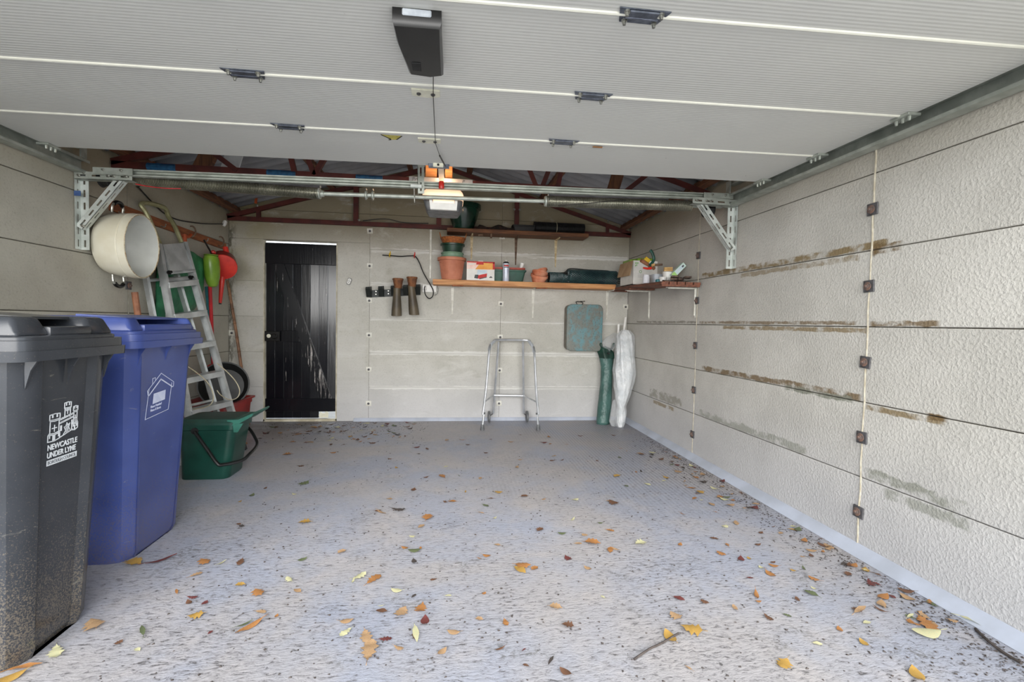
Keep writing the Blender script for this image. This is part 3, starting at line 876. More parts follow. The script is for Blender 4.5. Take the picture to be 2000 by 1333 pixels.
def gear():
    z0 = 2.012
    # horizontal tracks
    for side, x, sg, lab in (('l', -2.245, 1, 'galvanised door track along the left wall'), ('r', 1.975, -1, 'galvanised door track along the right wall')):
        t = thing('door_track', lab, 'rail', (x, 2.0, 2.0), 'horizontal tracks of the sectional door')
        mb = MB()
        prof = [(-.026, -.045), (.03, -.045), (.03, -.030), (.027, -.030), (.027, -.042), (-.023, -.042), (-.023, .035), (.024, .035), (.024, .022), (.027, .022), (.027, .038), (-.026, .038)]
        mb.prism([(sg * a, b) for a, b in prof], (x, YF + .05, 2.0), (1, 0, 0), (0, 0, 1), (0, 3.34 - YF - .05, 0))
        obj('channel', mb, 'galv', t, smooth=0)
        mb = MB(); mb.prism([(sg * a, b) for a, b in [(-.02, .10), (.03, .10), (.03, .103), (.012, .103), (.012, .128), (.009, .128), (.009, .103), (-.02, .103)]], (x, YF + .3, 2.0), (1, 0, 0), (0, 0, 1), (0, 3.3 - YF - .3, 0))
        obj('upper_channel', mb, 'galv', t, smooth=0)
        bolts(t, [(x + sg * .02, 3.30, 1.957), (x + sg * .02, 3.30, 2.05)], (0, -1, 0))
        mb = MB(); mb.box((x + sg * .03, 3.28, 2.085), (.008, .05, .09)); obj('end_stop', mb, 'galv', t)
    # wall brackets
    for lab, X, sg, yb, zb, xe, za in (('slotted steel door bracket on the left wall, above the cream enamel pot', XL + .006, 1, 3.345, 1.495, -1.955, 1.916), ('slotted steel door bracket on the right wall, beyond the corner shelf', XR - .006, -1, 3.30, 1.515, 1.665, 1.948)):
        t = thing('wall_bracket', lab, 'bracket', (X, yb, zb), 'slotted steel brackets that carry the door tracks')
        slotted_angle('upright', (X, yb, zb), (X, yb, za + .04), (0, -1, 0), (sg, 0, 0), .048, t)
        slotted_angle('arm', (X, yb - .05, za), (xe, yb - .05, za + .006), (0, 0, 1), (0, 1, 0), .046, t, 'galv')
        slotted_angle('brace', (X + sg * .03, yb - .034, zb + .12), (xe + (-sg) * .06, yb - .034, za + .008), Vector((sg * -.7, 0, .45)), (0, 1, 0), .044, t)
        bolts(t, [(X + sg * .03, yb - .052, za + .022), (X + sg * .04, yb - .04, zb + .14), (xe - sg * .03, yb - .052, za + .028), (xe - sg * .10, yb - .052, za + .028), (xe - sg * .13, yb - .052, za + .028)], (0, -1, 0))
        if sg > 0:
            mb = MB(); mb.box((X + .018, yb - .051, 1.83), (.036, .003, .03)); obj('sticker', mb, 'blue_label', t, label='small torn blue and white sticker')
    # cross rail
    t = thing('cross_rail', 'long pale steel channel spanning the garage above the spring shaft', 'rail', (-.1, 3.3, 1.985))
    mb = MB()
    c = [(-.02, 0), (.015, 0), (.015, .008), (-.012, .008), (-.012, .016), (-.004, .020), (-.012, .024), (-.012, .034), (.015, .034), (.015, .042), (-.02, .042)]
    mb.prism([(-a_, b_) for a_, b_ in c], (-2.135, 3.30, 1.945), (0, 1, 0), (0, 0, 1), (4.10, 0, .058))
    obj('channel', mb, 'galv', t, smooth=0)
    for x in (-2.10, 1.82):
        mb = MB(); mb.box((x + .05, 3.275, 1.967 + (x + 2.185) * .0141), (.22, .006, .040), Euler((0, -.0141, 0))); obj('splice_plate', mb, 'galv', t)
        bolts(t, [(x, 3.27, 1.972 + (x + 2.1) * .0141), (x + .1, 3.27, 1.973 + (x + 2.1) * .0141)], (0, -1, 0), r=.008)
    # centre hanger strap
    h = thing('hanger_strap', 'perforated steel strap hanging the cross rail beside the lit opener', 'bracket', (-0.238, 3.280, 2.090))
    p0, p1 = Vector((-0.232, 3.280, 2.124)), Vector((-0.220, 3.280, 1.932))
    slotted_angle('strap', p0, (p0.x + .004, p0.y, p1.z), (1, 0, 0), (0, 1, 0), .044, h, 'galv')
    mb = MB(); mb.box((-0.236, 3.265, 1.974), (.075, .02, .022), bev=.003); obj('clamp', mb, 'zinc', h)
    mb = MB(); mb.tube([(-0.248, 3.255, 1.957), (-0.244, 3.255, 1.865)], .004, 6); obj('hook', mb, 'bolt', h)
    # springs
    t = thing('spring_shaft', 'counterbalance shaft with two coil springs across the garage', 'spring', (-.1, 3.33, 1.92))
    ys = 3.372
    A, B, C, D, E_ = (-1.99, 1.949), (-.871, 1.921), (.647, 1.947), (1.715, 1.967), (1.95, 1.972)
    mb = MB(); mb.tube([(A[0] - .15, ys, A[1] + .003), (B[0], ys, B[1])], .0125, 12); mb.tube([(B[0], ys, B[1]), (C[0], ys, C[1])], .0135, 12); mb.tube([(C[0], ys, C[1]), (E_[0], ys, E_[1])], .0125, 12)
    obj('shaft', mb, 'galv', t)
    for (a, b, r) in ((A, B, .033), (C, D, .034)):
        mb = MB()
        n = int((b[0] - a[0]) / .0098); pts = []
        for k in range(n * 14 + 1):
            u = k / (n * 14); an = 2 * PI * k / 14
            pts.append((a[0] + (b[0] - a[0]) * u, ys + r * math.cos(an), a[1] + (b[1] - a[1]) * u + r * math.sin(an)))
        mb.tube(pts, .0047, 5)
        obj('coil_spring', mb, 'spring', t)
    for (x, z) in (B, C):
        mb = MB(); mb.lathe([(.032, -.012), (.036, -.006), (.036, .008), (.024, .012), (.02, .03)], (x, ys, z), (1, 0, 0), 16)
        cc = obj('spring_cone', mb, 'galv', t)
        bolts(cc, [(x + .012, ys - .02, z + .034), (x + .012, ys - .034, z)], (0, -.5, 1), r=.007)
    xq = -0.548
    for dx in (-.022, .022):
        mb = MB(); mb.lathe([(.024, -.008), (.027, -.004), (.027, .004), (.024, .008)], (xq + dx, ys, 1.926), (1, 0, 0), 14)
        cc = obj('coupling', mb, 'galv', t)
        bolts(cc, [(xq + dx, ys - .012, 1.954), (xq + dx, ys - .012, 1.893)], (0, 0, 1), r=.007)
    for x in (-2.16, 1.86):
        mb = MB(); mb.lathe([(.05, -.03), (.055, -.026), (.045, -.02), (.045, .02), (.055, .026), (.05, .03)], (x, ys + .02, 1.95), (1, 0, 0), 20)
        obj('cable_drum', mb, 'blackmatt', t)
    mb = MB(); mb.tube([(-1.95, 3.32, 1.91), (-1.88, 3.325, 1.90), (-1.78, 3.33, 1.895), (-1.70, 3.34, 1.90)], .003, 6, smooth=4); obj('red_wire', mb, 'redhandle', t)
    mb = MB(); mb.tube([(.72, 3.30, 1.905), (.9, 3.293, 1.925), (1.1, 3.295, 1.955), (1.2, 3.30, 1.965)], .003, 6, smooth=4); obj('tie_wire', mb, 'wireblack', t)

    # opener: rail, motor head with lit cover
    ym = 3.56
    c = Vector((-0.064, 3.560, 1.951))
    t = thing('door_opener', 'white door opener with glowing orange lamp cover hanging at the middle', 'opener', (c.x, ym, c.z - .08))
    wd = 0.2848
    mb = MB()
    mb.loft([[(c.x + q[0], ym + q[1], zz) for q in rrect(wd * k, .30 * k2, .045, 5)] for zz, k, k2 in ((c.z - .010, .90, .95), (c.z + .0, .98, 1), (c.z + .018, 1.0, 1), (c.z + .040, .95, .97), (c.z + .058, .86, .9), (c.z + .070, .72, .8), (c.z + .076, .52, .6))])
    ll = bpy.data.lights.new('opener_lamp', 'POINT'); ll.energy = 3; ll.color = (1, .62, .36); ll.shadow_soft_size = .05
    lo_ = bpy.data.objects.new('opener_lamp', ll); COL.objects.link(lo_); lo_.location = (c.x, ym, c.z + .13)
    obj('lamp_cover', mb, 'lamp', t, label='glowing warm lamp cover')
    mb = MB()
    mb.loft([[(c.x + q[0], ym + .01 + q[1], zz) for q in rrect(wd * k, .26, .03, 4)] for zz, k in ((c.z - .085, .74), (c.z - .06, .86), (c.z - .012, .96))])
    obj('motor_housing', mb, 'greyplastic', t, label='grey motor housing below the lamp')
    mb = MB(); mb.prism([(-.09, -.088), (.09, -.088), (.095, -.02), (.076, -.02), (.074, -.042), (-.074, -.042), (-.08, -.02), (-.098, -.02)], (c.x + .004, ym - .155, c.z), (1, 0, 0), (0, 0, 1), (0, .03, 0))
    obj('front_panel', mb, 'whiteplastic', t)
    mb = MB(); mb.box((c.x + .004, ym - .128, c.z - .032), (.146, .012, .03)); obj('lamp_window', mb, 'lamp', t, label='lit window under the cover')
    mb = MB()
    mb.prism([(-.018, 0), (.018, 0), (.018, .03), (.012, .03), (.012, .006), (-.012, .006), (-.012, .03), (-.018, .03)], (c.x - .012, 2.95, 2.075), (1, 0, 0), (0, 0, 1), (0, .62, -.02))
    obj('rail', mb, 'whitemetal', t, smooth=0)
    mb = MB(); mb.box((c.x - .014, 2.99, 2.062), (.03, .09, .03), bev=.004); obj('trolley', mb, 'black', t)
    mb = MB(); mb.lathe([(.016, 0), (.018, .006), (.018, .042), (.014, .048)], (-0.073, 3.255, 1.963), (0, 0, 1), 14); obj('release_handle', mb, 'redplastic', t, label='red emergency release handle')
    mb = MB(); mb.box((-0.082, 2.915, 2.011), (.12, .03, .038), bev=.003); ba = obj('door_bracket', mb, 'hinge', t)
    mb = MB(); mb.box((-0.085, 2.895, 2.008), (.06, .014, .034), bev=.003); obj('bracket_cover', mb, 'cream', ba)
    mb = MB(); mb.lathe([(.007, 0), (.007, .004)], (-0.085, 2.887, 2.002), (0, -1, 0), 8); obj('bolt', mb, 'black', ba)
    # timber mounting boards above the opener
    tb = thing('mounting_board', 'pale timber boards bolted over the opener, lit orange by its lamp', 'board', (-0.091, 3.660, 2.160))
    for (a, b) in ((830, 852), (868, 884)):
        p, q = Vector((-0.200, 3.600, 2.191)), 0
        xa = {830: -0.200, 868: -0.057}[a]; xb_ = {852: -0.116, 884: -0.002}[b]
        mb = MB(); mb.box(((xa + xb_) / 2, 3.66, 2.20), (xb_ - xa, .05, .20), bev=.004); obj('upright_board', mb, 'pine', tb)
    x0, x1 = -0.308, 0.143
    mb = MB(); mb.box(((x0 + x1) / 2, 3.565, 2.103), (x1 - x0, .02, .036), bev=.003); cb = obj('cross_board', mb, 'whiteboard', tb)
    mb = MB()
    o = (x0 + .015, 3.5545, 2.09)
    ribbon(mb, [(.01, 0), (.012, .022), (.022, .024), (.024, .014), (.014, .012)], o, (1, 0, 0), (0, 0, 1), .0022)
    ribbon(mb, [(.03, .004), (.032, .014), (.04, .016), (.046, .006), (.05, .016), (.056, .014), (.058, .004)], o, (1, 0, 0), (0, 0, 1), .0022)
    ribbon(mb, [(.066, .004), (.064, .012), (.072, .016), (.078, .010), (.074, .004), (.067, .004)], o, (1, 0, 0), (0, 0, 1), .0022)
    o = (x1 - .075, 3.5545, 2.09)
    ribbon(mb, [(.0, .0), (.006, .022), (.016, .022), (.016, .014), (.004, .012)], o, (1, 0, 0), (0, 0, 1), .0022)
    obj('pencil_marks', mb, 'darkprint', cb, kind='stuff')

# ================================================================== ROOF FRAMES
def angle_bar(mb, a, b, wd=.04, dy=.03):
    a, b = Vector(a), Vector(b); d = (b - a).normalized(); n = Vector((-d.z, 0, d.x))
    q = lambda p: [p + n * wd / 2, p - n * wd / 2, p - n * wd / 2 + Vector((0, dy, 0)), p - n * (wd / 2 - .006) + Vector((0, dy, 0)), p - n * (wd / 2 - .006) + Vector((0, .006, 0)), p + n * wd / 2 + Vector((0, .006, 0))]
    mb.loft([q(a), q(b)])

def trusses():
    for y, lab in ((5.325, 'red steel roof frame against the back wall'), (3.615, 'red steel roof frame above the spring shaft, wrapped with blue tape')):
        t = thing('roof_frame', lab, 'truss', (RX, y, 2.1), 'red steel roof frames')
        zc = 2.108
        mb = MB(); angle_bar(mb, (XL + .01, y, zc), (XR - .01, y, zc), .044, .035); obj('bottom_chord', mb, 'redsteel', t, smooth=0)
        for sg in (-1, 1):
            xe = XL + .01 if sg < 0 else XR - .01
            off = .075
            mb = MB(); angle_bar(mb, (xe, y, roofz(xe) - off), (RX, y, roofz(RX) - off - .005), .044, .035); obj('rafter', mb, 'redsteel', t, smooth=0)
        if y > 5:
            xs = (-1.975, -1.005, -.142, .70, 1.73)
            for x in xs:
                mb = MB(); angle_bar(mb, (x, y - .004, zc), (x, y - .004, roofz(x) - .07), .038 if abs(x) > 1.5 else .05, .03); p = obj('post', mb, 'redsteel', t, smooth=0)
            bolts(t, [(.67, y - .01, 2.33), (.73, y - .01, 2.33), (-.97, y - .01, 2.14), (1.73, y - .01, 2.25), (-1.98, y - .01, 2.24)], (0, -1, 0), r=.012)
        else:
            xs = (-2.0, -1.54, -1.14, -.98, -.55, .02, .35, .72, .98, 1.4, 1.75)
            web = [(-1.48, -1.72), (-1.10, -1.18), (-.97, -1.10), (-.97, -.70), (.62, .40), (.66, .80), (.78, .84), (1.3, 1.5)]
            for a, b in web:
                zt = roofz(b) - .08
                mb = MB(); angle_bar(mb, (a, y - .004, zc), (b, y - .004, zt), .034, .03); obj('web_bar', mb, 'redsteel', t, smooth=0)
            w0 = None
            for (a, b) in ((-2.056, -1.874), (-1.286, -1.093), (-0.685, -0.498)):
                mb = MB(); mb.lathe([(.024, 0), (.027, .004), (.026, .05), (.028, .06), (.026, .12), (.027, b - a - .004), (.024, b - a)], (a, y + .015, zc - .002), (1, 0, 0), 10); obj('tape_wrap', mb, 'tape', t, label='blue tape wrapped round the chord')
    # loose pieces lying over the front frame
    p = Vector((-1.537, 3.750, 2.224))
    mb = MB(); mb.box((0, 0, 0), (.12, .012, .24), bev=.003)
    mb.xform(Matrix.Translation((-1.545, 3.72, 2.235)) @ Euler((.12, .34, 0)).to_matrix().to_4x4())
    tag(obj('white_board', mb, 'whiteboard'), 'narrow white painted board leaning above the red roof frame', 'board')
    mb = MB(); mb.box((0, 0, 0), (.11, .04, .20), bev=.004)
    mb.xform(Matrix.Translation((-1.72, 3.72, 2.215)) @ Euler((.1, .5, 0)).to_matrix().to_4x4())
    tag(obj('timber_offcut', mb, 'timber'), 'dark timber offcut leaning above the red frame, left of the white board', 'board')
    mb = MB(); mb.box((0, 0, 0), (.09, .04, .22), bev=.004)
    mb.xform(Matrix.Translation((1.27, 3.72, 2.24)) @ Euler((.1, .25, 0)).to_matrix().to_4x4())
    tag(obj('timber_offcut', mb, 'timber'), 'brown timber offcut above the red frame on the right side', 'board')
    # hanging tag under the rafter, loose cables
    mb = MB(); mb.tube([(-2.0, 3.62, 2.09), (-2.15, 3.7, 1.99), (XL + .02, 3.9, 2.02), (XL + .02, 4.25, 1.90), (XL + .02, 4.7, 1.93), (XL + .03, 5.2, 2.02)], .005, 6, smooth=6)
    c = obj('power_cable', mb, 'cable'); tag(c, 'black cable drooping along the top of the left wall', 'cable')
    mb = MB(); mb.lathe([(.012, 0), (.02, .02), (.02, .05), (.012, .06)], (XL + .03, 5.2, 2.0), (.2, .3, 1), 10); obj('connector', mb, 'whiteplastic', c)
    mb = MB(); mb.box((-1.983, 5.290, 2.292), (.024, .012, .07), Euler((0, .1, 0)), bev=.002)
    mb.tube([(-1.983, 5.290, 2.323), (-1.983, 5.290, 2.359)], .003, 6)
    tag(obj('paper_tag', mb, 'orangeplastic'), 'small orange tag hanging from the red rafter left of the spring', 'tag')
    mb = MB(); mb.tube([(-.93, 5.31, 2.135), (-.7, 5.31, 2.165), (-.5, 5.312, 2.135), (-.25, 5.312, 2.14)], .004, 6, smooth=5)
    tag(obj('thin_wire', mb, 'cable'), 'thin dark wire lying along the red chord over the back wall', 'cable')

# ================================================================== BACK WALL THINGS
def shelf_bracket(x, yb, ztop, zbot, reach, mat, lab, axis='y', grp='shelf brackets on the back wall'):
    """pressed steel bracket: wall leg, arm; axis 'y' = arm toward -y, 'x' = arm toward -x"""
    t = thing('shelf_bracket', lab, 'bracket', (x, yb, zbot), grp)
    mb = MB(); mb.prism([(-.006, zbot - ztop), (.006, zbot - ztop), (.016, 0), (-.016, 0)], (0, 0, 0), (1, 0, 0), (0, 0, 1), (0, -.004, 0))
    mb.prism([(-.003, zbot - ztop + .02), (.003, zbot - ztop + .02), (.005, 0), (-.005, 0)], (0, -.004, 0), (1, 0, 0), (0, 0, 1), (0, -.008, 0))
    a = mb
    mb2 = MB(); mb2.prism([(-.006, -reach), (.006, -reach), (.016, 0), (-.016, 0)], (0, 0, -.004), (1, 0, 0), (0, 1, 0), (0, 0, .004))
    mb2.prism([(-.003, -reach + .02), (.003, -reach + .02), (.005, 0), (-.005, 0)], (0, 0, -.012), (1, 0, 0), (0, 1, 0), (0, 0, .008))
    mt = Matrix.Translation((x, yb, ztop))
    if axis == 'x': mt = mt @ Matrix.Rotation(-PI / 2, 4, 'Z')
    a.xform(mt); mb2.xform(mt)
    obj('wall_leg', a, mat, t, smooth=0); obj('arm', mb2, mat, t, smooth=0)
    return t

def pot(name, lab, c, r0, r1, h, mat, rim=.012, wall=.006, cat='pot', parent=None, ribs=0, group=None):
    """flower pot at base centre c"""
    prof = [(r0, 0), (r0 + (r1 - r0) * .85, h * .85 - .0), (r1 * .985, h - rim * 2.2), (r1 + rim * .5, h - rim * 2.2), (r1 + rim * .6, h), (r1 - wall, h), (r1 - wall * 1.4, h - rim), (r0 - wall, .012)]
    mb = MB(); mb.lathe(prof, c, n=36)
    o = obj(name, mb, mat, parent)
    if not parent: tag(o, lab, cat, group)
    return o

def back_wall():
    # lower shelf
    zs = 1.532
    sx0, sx1 = -0.191, 1.775
    mb = MB(); mb.box(((sx0 + sx1) / 2, 5.245, zs - .027), (sx1 - sx0, .25, .054), bev=.003)
    tag(obj('long_shelf', mb, 'pine'), 'long pine plank shelf on three white brackets', 'shelf')
    k = 'white steel bracket under the long pine shelf, '
    shelf_bracket(.015, YB - .002, zs - .054, 1.175, .24, 'whitemetal', k + 'leftmost of three')
    shelf_bracket(.91, YB - .002, zs - .054, 1.155, .24, 'whitemetal', k + 'middle of three')
    shelf_bracket(1.765, YB - .002, zs - .054, 1.155, .24, 'whitemetal', k + 'rightmost, in the corner')
    for x, lab in ((.015, 'small wooden packing block over the left white bracket'), (.91, 'small wooden packing block over the middle white bracket')):
        mb = MB(); mb.box((x + .05, 5.16, zs - .061), (.12, .06, .012), bev=.002); tag(obj('packing_block', mb, 'hookboard'), lab, 'block', 'packing blocks under the pine shelf')
    # upper shelf
    zu = 2.068
    ux0, ux1 = -0.052, 1.458
    mb = MB(); mb.box(((ux0 + ux1) / 2, 5.235, zu - .02), (ux1 - ux0, .23, .04), bev=.003)
    tag(obj('upper_shelf', mb, 'shelfold'), 'dark stained plank shelf below the roof frame', 'shelf')
    k = 'bracket under the dark upper shelf, '
    shelf_bracket(.215, YB - .002, zu - .04, 1.78, .2, 'creammetal', 'cream ' + k + 'left')
    shelf_bracket(.705, YB - .002, zu - .04, 1.735, .2, 'rustybracket', 'rusty ' + k + 'middle')
    shelf_bracket(1.155, YB - .002, zu - .04, 1.728, .2, 'creammetal', 'cream ' + k + 'right')
    for px, lab in ((.30, 'short dark peg under the upper shelf, near the cream left bracket'), (.41, 'dark hook hanging below the upper shelf, between brackets')):
        mb = MB(); mb.box((px, 5.16, zu - .06), (.022 if px > .35 else .05, .02, .05 if px > .35 else .025), bev=.003); tag(obj('shelf_peg', mb, 'rustybracket'), lab, 'peg')
    # big dark green pot, upper shelf
    c = Vector((0.119, 5.230, 2.082)); c.z = zu
    mb = MB(); r1 = 0.1664
    mb.lathe([(r1 * .58, 0), (r1 * .62, .012), (r1 * .86, .11), (r1 * .97, .19), (r1 * .98, .215), (r1 * 1.1, .218), (r1 * 1.1, .262), (r1 * 1.0, .262), (r1 * .92, .18), (r1 * .6, .02)], c, n=36)
    o = obj('plant_pot', mb, 'terrapot_dark'); tag(o, 'large dark green plant pot on the upper shelf beside the opener', 'pot')
    # peat and dark trays on upper shelf
    mb = MB()
    xa, xb_ = 0.283, 0.653
    rings = []
    for i in range(13):
        x = xa - .03 + (xb_ - xa + .03) * i / 12
        hh = (.055 + .03 * noise.noise(Vector((x * 9, 1, 2)))) * (1 if 0 < i else .3)
        rings.append([(x, 5.14, zu + .001), (x, 5.15, zu + hh * .6), (x, 5.22, zu + hh), (x, 5.30, zu + hh * .9), (x, 5.34, zu + .001)])
    mb.loft(rings)
    o = obj('peat_heap', mb, 'peat'); tag(o, 'heap of dark peat and roots on the upper shelf', 'soil')
    x0, x1 = 0.641, 0.890
    mb = MB(); mb.loft([[((x0 + x1) / 2 + q[0], 5.23 + q[1], zu + zz) for q in rrect((x1 - x0) * k, .14 * k, .02, 3)] for zz, k in ((0, .9), (.05, 1), (.052, 1.04), (.07, 1.04), (.07, .96), (.01, .84))])
    tag(obj('seed_tray', mb, 'blackmatt'), 'small black seed tray on the upper shelf', 'tray')
    x0, x1 = 0.879, 1.427
    t = thing('net_roll', 'roll of black plastic mesh on the upper shelf', 'netting', ((x0 + x1) / 2, 5.23, zu))
    mb = MB(); n = int((x1 - x0) / .0135)
    mb.lathe([(.050, 0), (.05, x1 - x0)], (x0, 5.23, zu + .062), (1, 0, 0), 14)
    obj('core', mb, 'darknet', t)
    mb = MB()
    for i in range(n + 1):
        x = x0 + (x1 - x0) * i / n
        mb.tube([(x, 5.23 + .058 * math.cos(a * PI / 7), zu + .062 + .058 * math.sin(a * PI / 7)) for a in range(15)], .0035, 4)
    for a in range(14):
        mb.tube([(x0, 5.23 + .056 * math.cos(a * PI / 7), zu + .062 + .056 * math.sin(a * PI / 7)), (x1, 5.23 + .056 * math.cos(a * PI / 7), zu + .062 + .056 * math.sin(a * PI / 7))], .0025, 4)
    obj('mesh', mb, 'blackmatt', t)
    mb = MB(); mb.tube([(x0 + (x1 - x0) * .44, 5.23 + .063 * math.cos(a * PI / 8), zu + .062 + .063 * math.sin(a * PI / 8)) for a in range(17)], .0025, 5); obj('tie_string', mb, 'cord', t)

    # stack on the left of the pine shelf
    c = Vector((0.003, 5.200, 1.557)); x = c.x; y = 5.215
    t = thing('plant_pot', 'large terracotta plastic plant pot at the left end of the pine shelf', 'pot', (x, y, zs))
    r1 = 0.1356
    mb = MB(); mb.lathe([(r1 * .72, 0), (r1 * .76, .01), (r1 * .97, .205), (r1 * .9, .205), (r1 * .68, .015)], (x, y, zs), n=48); obj('body', mb, 'terra', t)
    mb = MB(); mb.lathe([(r1 * .985, .200), (r1 * 1.10, .202), (r1 * 1.12, .232), (r1 * 1.02, .236), (r1 * .95, .21)], (x, y, zs), n=48, cap0=False, cap1=False); obj('rim', mb, 'terra', t)
    mb = MB()
    for zz in (.04, .075, .11, .145, .18):
        rr = r1 * (.76 + .21 * (zz - .01) / .195)
        mb.tube([(x + (rr + .001) * math.cos(a * PI / 24), y + (rr + .001) * math.sin(a * PI / 24), zs + zz) for a in range(49)], .0022, 4)
    for a in range(0, 48):
        an = a * PI / 24
        mb.tube([(x + (r1 * .775) * math.cos(an), y + (r1 * .775) * math.sin(an), zs + .012), (x + (r1 * .972) * math.cos(an), y + (r1 * .972) * math.sin(an), zs + .2)], .0016, 4)
    obj('weave_ribs', mb, 'terra', t, label='raised basket weave on the pot side')
    z = zs + .222
    r = 0.1169
    mb = MB(); mb.lathe([(r * .8, -.08), (r * .92, .01), (r * 1.02, .012), (r * 1.02, .03), (r * .94, .032), (r * .96, .05), (r * 1.03, .052), (r * 1.0, .066), (r * .9, .05), (r * .75, -.07)], (x + .004, y, z), n=36)
    tag(obj('plant_pot', mb, 'palegreen'), 'pale green plant pot nested in the terracotta pot', 'pot')
    z2 = z + .052
    r = 0.1143
    mb = MB(); mb.lathe([(r * .82, 0), (r * .86, .012), (r * 1.0, .085), (r * 1.12, .087), (r * 1.13, .104), (r * 1.0, .104), (r * .78, .012)], (x + .006, y, z2), n=40)
    tag(obj('plant_pot', mb, 'greenpot'), 'glossy dark green shallow pot stacked below the wicker basket', 'pot')
    z3 = z2 + .106
    t = thing('wicker_basket', 'small orange wicker basket with loop handles on top of the pots', 'basket', (x, y, z3))
    r = 0.1276
    mb = MB(); mb.lathe([(r * .80, 0), (r * .92, .03), (r * 1.02, .062), (r * .97, .062), (r * .86, .03), (r * .75, .006)], (x + .01, y, z3), n=40); obj('bowl', mb, 'wicker', t)
    mb = MB()
    for j in range(5):
        rr = r * (.83 + .19 * j / 4)
        mb.tube([(x + .01 + rr * math.cos(a * PI / 24), y + rr * math.sin(a * PI / 24), z3 + .006 + j * .0135 + .002 * (-1) ** a) for a in range(49)], .0045, 5)
    obj('weave', mb, 'wicker', t)
    for s_ in (-1, 1):
        mb = MB(); mb.tube([(x + .01 + s_ * r * (.98 + .12 * math.sin(a * PI / 8)), y + .035 * math.cos(a * PI / 8), z3 + .055 + .062 * math.sin(a * PI / 8)) for a in range(9)], .005, 6); obj('handle', mb, 'wicker', t)

    # toy box
    x0, x1 = 0.158, 0.450; yb = 5.12; hb = .195; db = .06
    t = thing('toy_box', 'white and red picture box with a toy vehicle on the front', 'box', ((x0 + x1) / 2, yb + db / 2, zs))
    mb = MB(); mb.box(((x0 + x1) / 2, yb + db / 2, zs + hb / 2), (x1 - x0, db, hb), bev=.002); obj('carton', mb, 'whitecard', t)
    W_ = x1 - x0
    def pr(name, poly, mat, lvl=1, lab=None, par=t):
        m2 = MB(); m2.prism(poly, (x0, yb - .0006 * lvl, zs), (1, 0, 0), (0, 0, 1), (0, .0005, 0)); return obj(name, m2, mat, par, smooth=0, label=lab)
    mb = MB(); mb.box(((x0 + x1) / 2, yb + db / 2, zs + hb + .001), (W_ * .99, db * .98, .002)); obj('lid_top', mb, 'hookboard', t, label='brown red top flap')
    pr('print_band', [(0, hb * .60), (W_, hb * .58), (W_, hb), (0, hb)], 'pinkprint')
    pr('print_sun', [(W_ * .30, hb * .585), (W_ * .93, hb * .60), (W_ * .93, hb * .96), (W_ * .5, hb * .97)], 'orangeprint', 2)
    pr('print_edge', [(0, hb * .95), (W_, hb * .93), (W_, hb), (0, hb)], 'redprint', 3)
    pr('print_corner', [(W_ * .93, hb * .6), (W_, hb * .6), (W_, hb * .97), (W_ * .93, hb * .97)], 'redprint', 3)
    pr('print_logo', [(W_ * .33, hb * .84), (W_ * .60, hb * .84), (W_ * .60, hb * .98), (W_ * .36, hb * .98)], 'redprint', 4)
    pr('print_swirl', [(W_ * .06, hb * .80), (W_ * .32, hb * .86), (W_ * .30, hb * .90), (W_ * .05, hb * .88)], 'whitecard', 4)
    pr('print_car_body', [(W_ * .40, hb * .10), (W_ * .50, hb * .07), (W_ * .72, hb * .20), (W_ * .73, hb * .38), (W_ * .55, hb * .32), (W_ * .40, hb * .26)], 'redprint', 4)
    pr('print_car_roof', [(W_ * .36, hb * .30), (W_ * .55, hb * .34), (W_ * .73, hb * .40), (W_ * .72, hb * .55), (W_ * .40, hb * .56)], 'blueprint', 4)
    pr('print_car_front', [(W_ * .27, hb * .12), (W_ * .40, hb * .08), (W_ * .42, hb * .30), (W_ * .30, hb * .30)], 'darkprint', 4)
    pr('print_wheels', [(W_ * .46, hb * .05), (W_ * .72, hb * .16), (W_ * .72, hb * .21), (W_ * .46, hb * .10)], 'darkprint', 5)
    pr('print_car_small', [(W_ * .80, hb * .15), (W_ * .92, hb * .15), (W_ * .92, hb * .19), (W_ * .87, hb * .24), (W_ * .82, hb * .19)], 'darkprint', 4)
    mb = MB(); mb.box((x0 + W_ * .5, yb + .02, zs + hb + .006), (.05, .03, .01)); obj('white_tab', mb, 'whitecard', t)

    # troughs stacked
    x0, x1 = 0.372, 0.795
    def trough(name, z, h, mat, lab, wtop, dtop):
        mb = MB(); xc = (x0 + x1) / 2
        mb.loft([[(xc + q[0], 5.275 + q[1], z + zz) for q in rrect(wtop * k, dtop * k2, .02, 3)] for zz, k, k2 in ((0, .86, .78), (h - .02, .98, .96), (h - .018, 1.03, 1.08), (h, 1.03, 1.08), (h, .96, .92), (.012, .82, .7))])
        return tag(obj(name, mb, mat), lab, 'trough', 'plant troughs on the pine shelf')
    trough('plant_trough', zs, .130, 'trough', 'green plant trough behind the spray can on the pine shelf', x1 - x0, .15)
    trough('plant_trough', zs + .055, .100, 'redrim', 'red brown trough nested in the green trough', (x1 - x0) * .95, .135)
    # spray can
    c = Vector((0.573, 5.140, 1.547)); r = 0.0349
    t = thing('spray_can', 'tall pale blue spray can in front of the green trough', 'can', (c.x, 5.145, zs))
    mb = MB(); mb.lathe([(r * .93, 0), (r, .004), (r, .185), (r * .96, .19)], (c.x, 5.145, zs), n=24); obj('body', mb, 'can', t)
    mb = MB(); mb.lathe([(r * .98, .189), (r * .9, .198), (r * .55, .206), (r * .5, .207)], (c.x, 5.145, zs), n=24); obj('shoulder', mb, 'black', t)
    mb = MB(); mb.lathe([(r * .3, .206), (r * .3, .222), (r * .22, .226)], (c.x, 5.145, zs), n=12); obj('nozzle', mb, 'whiteplastic', t)
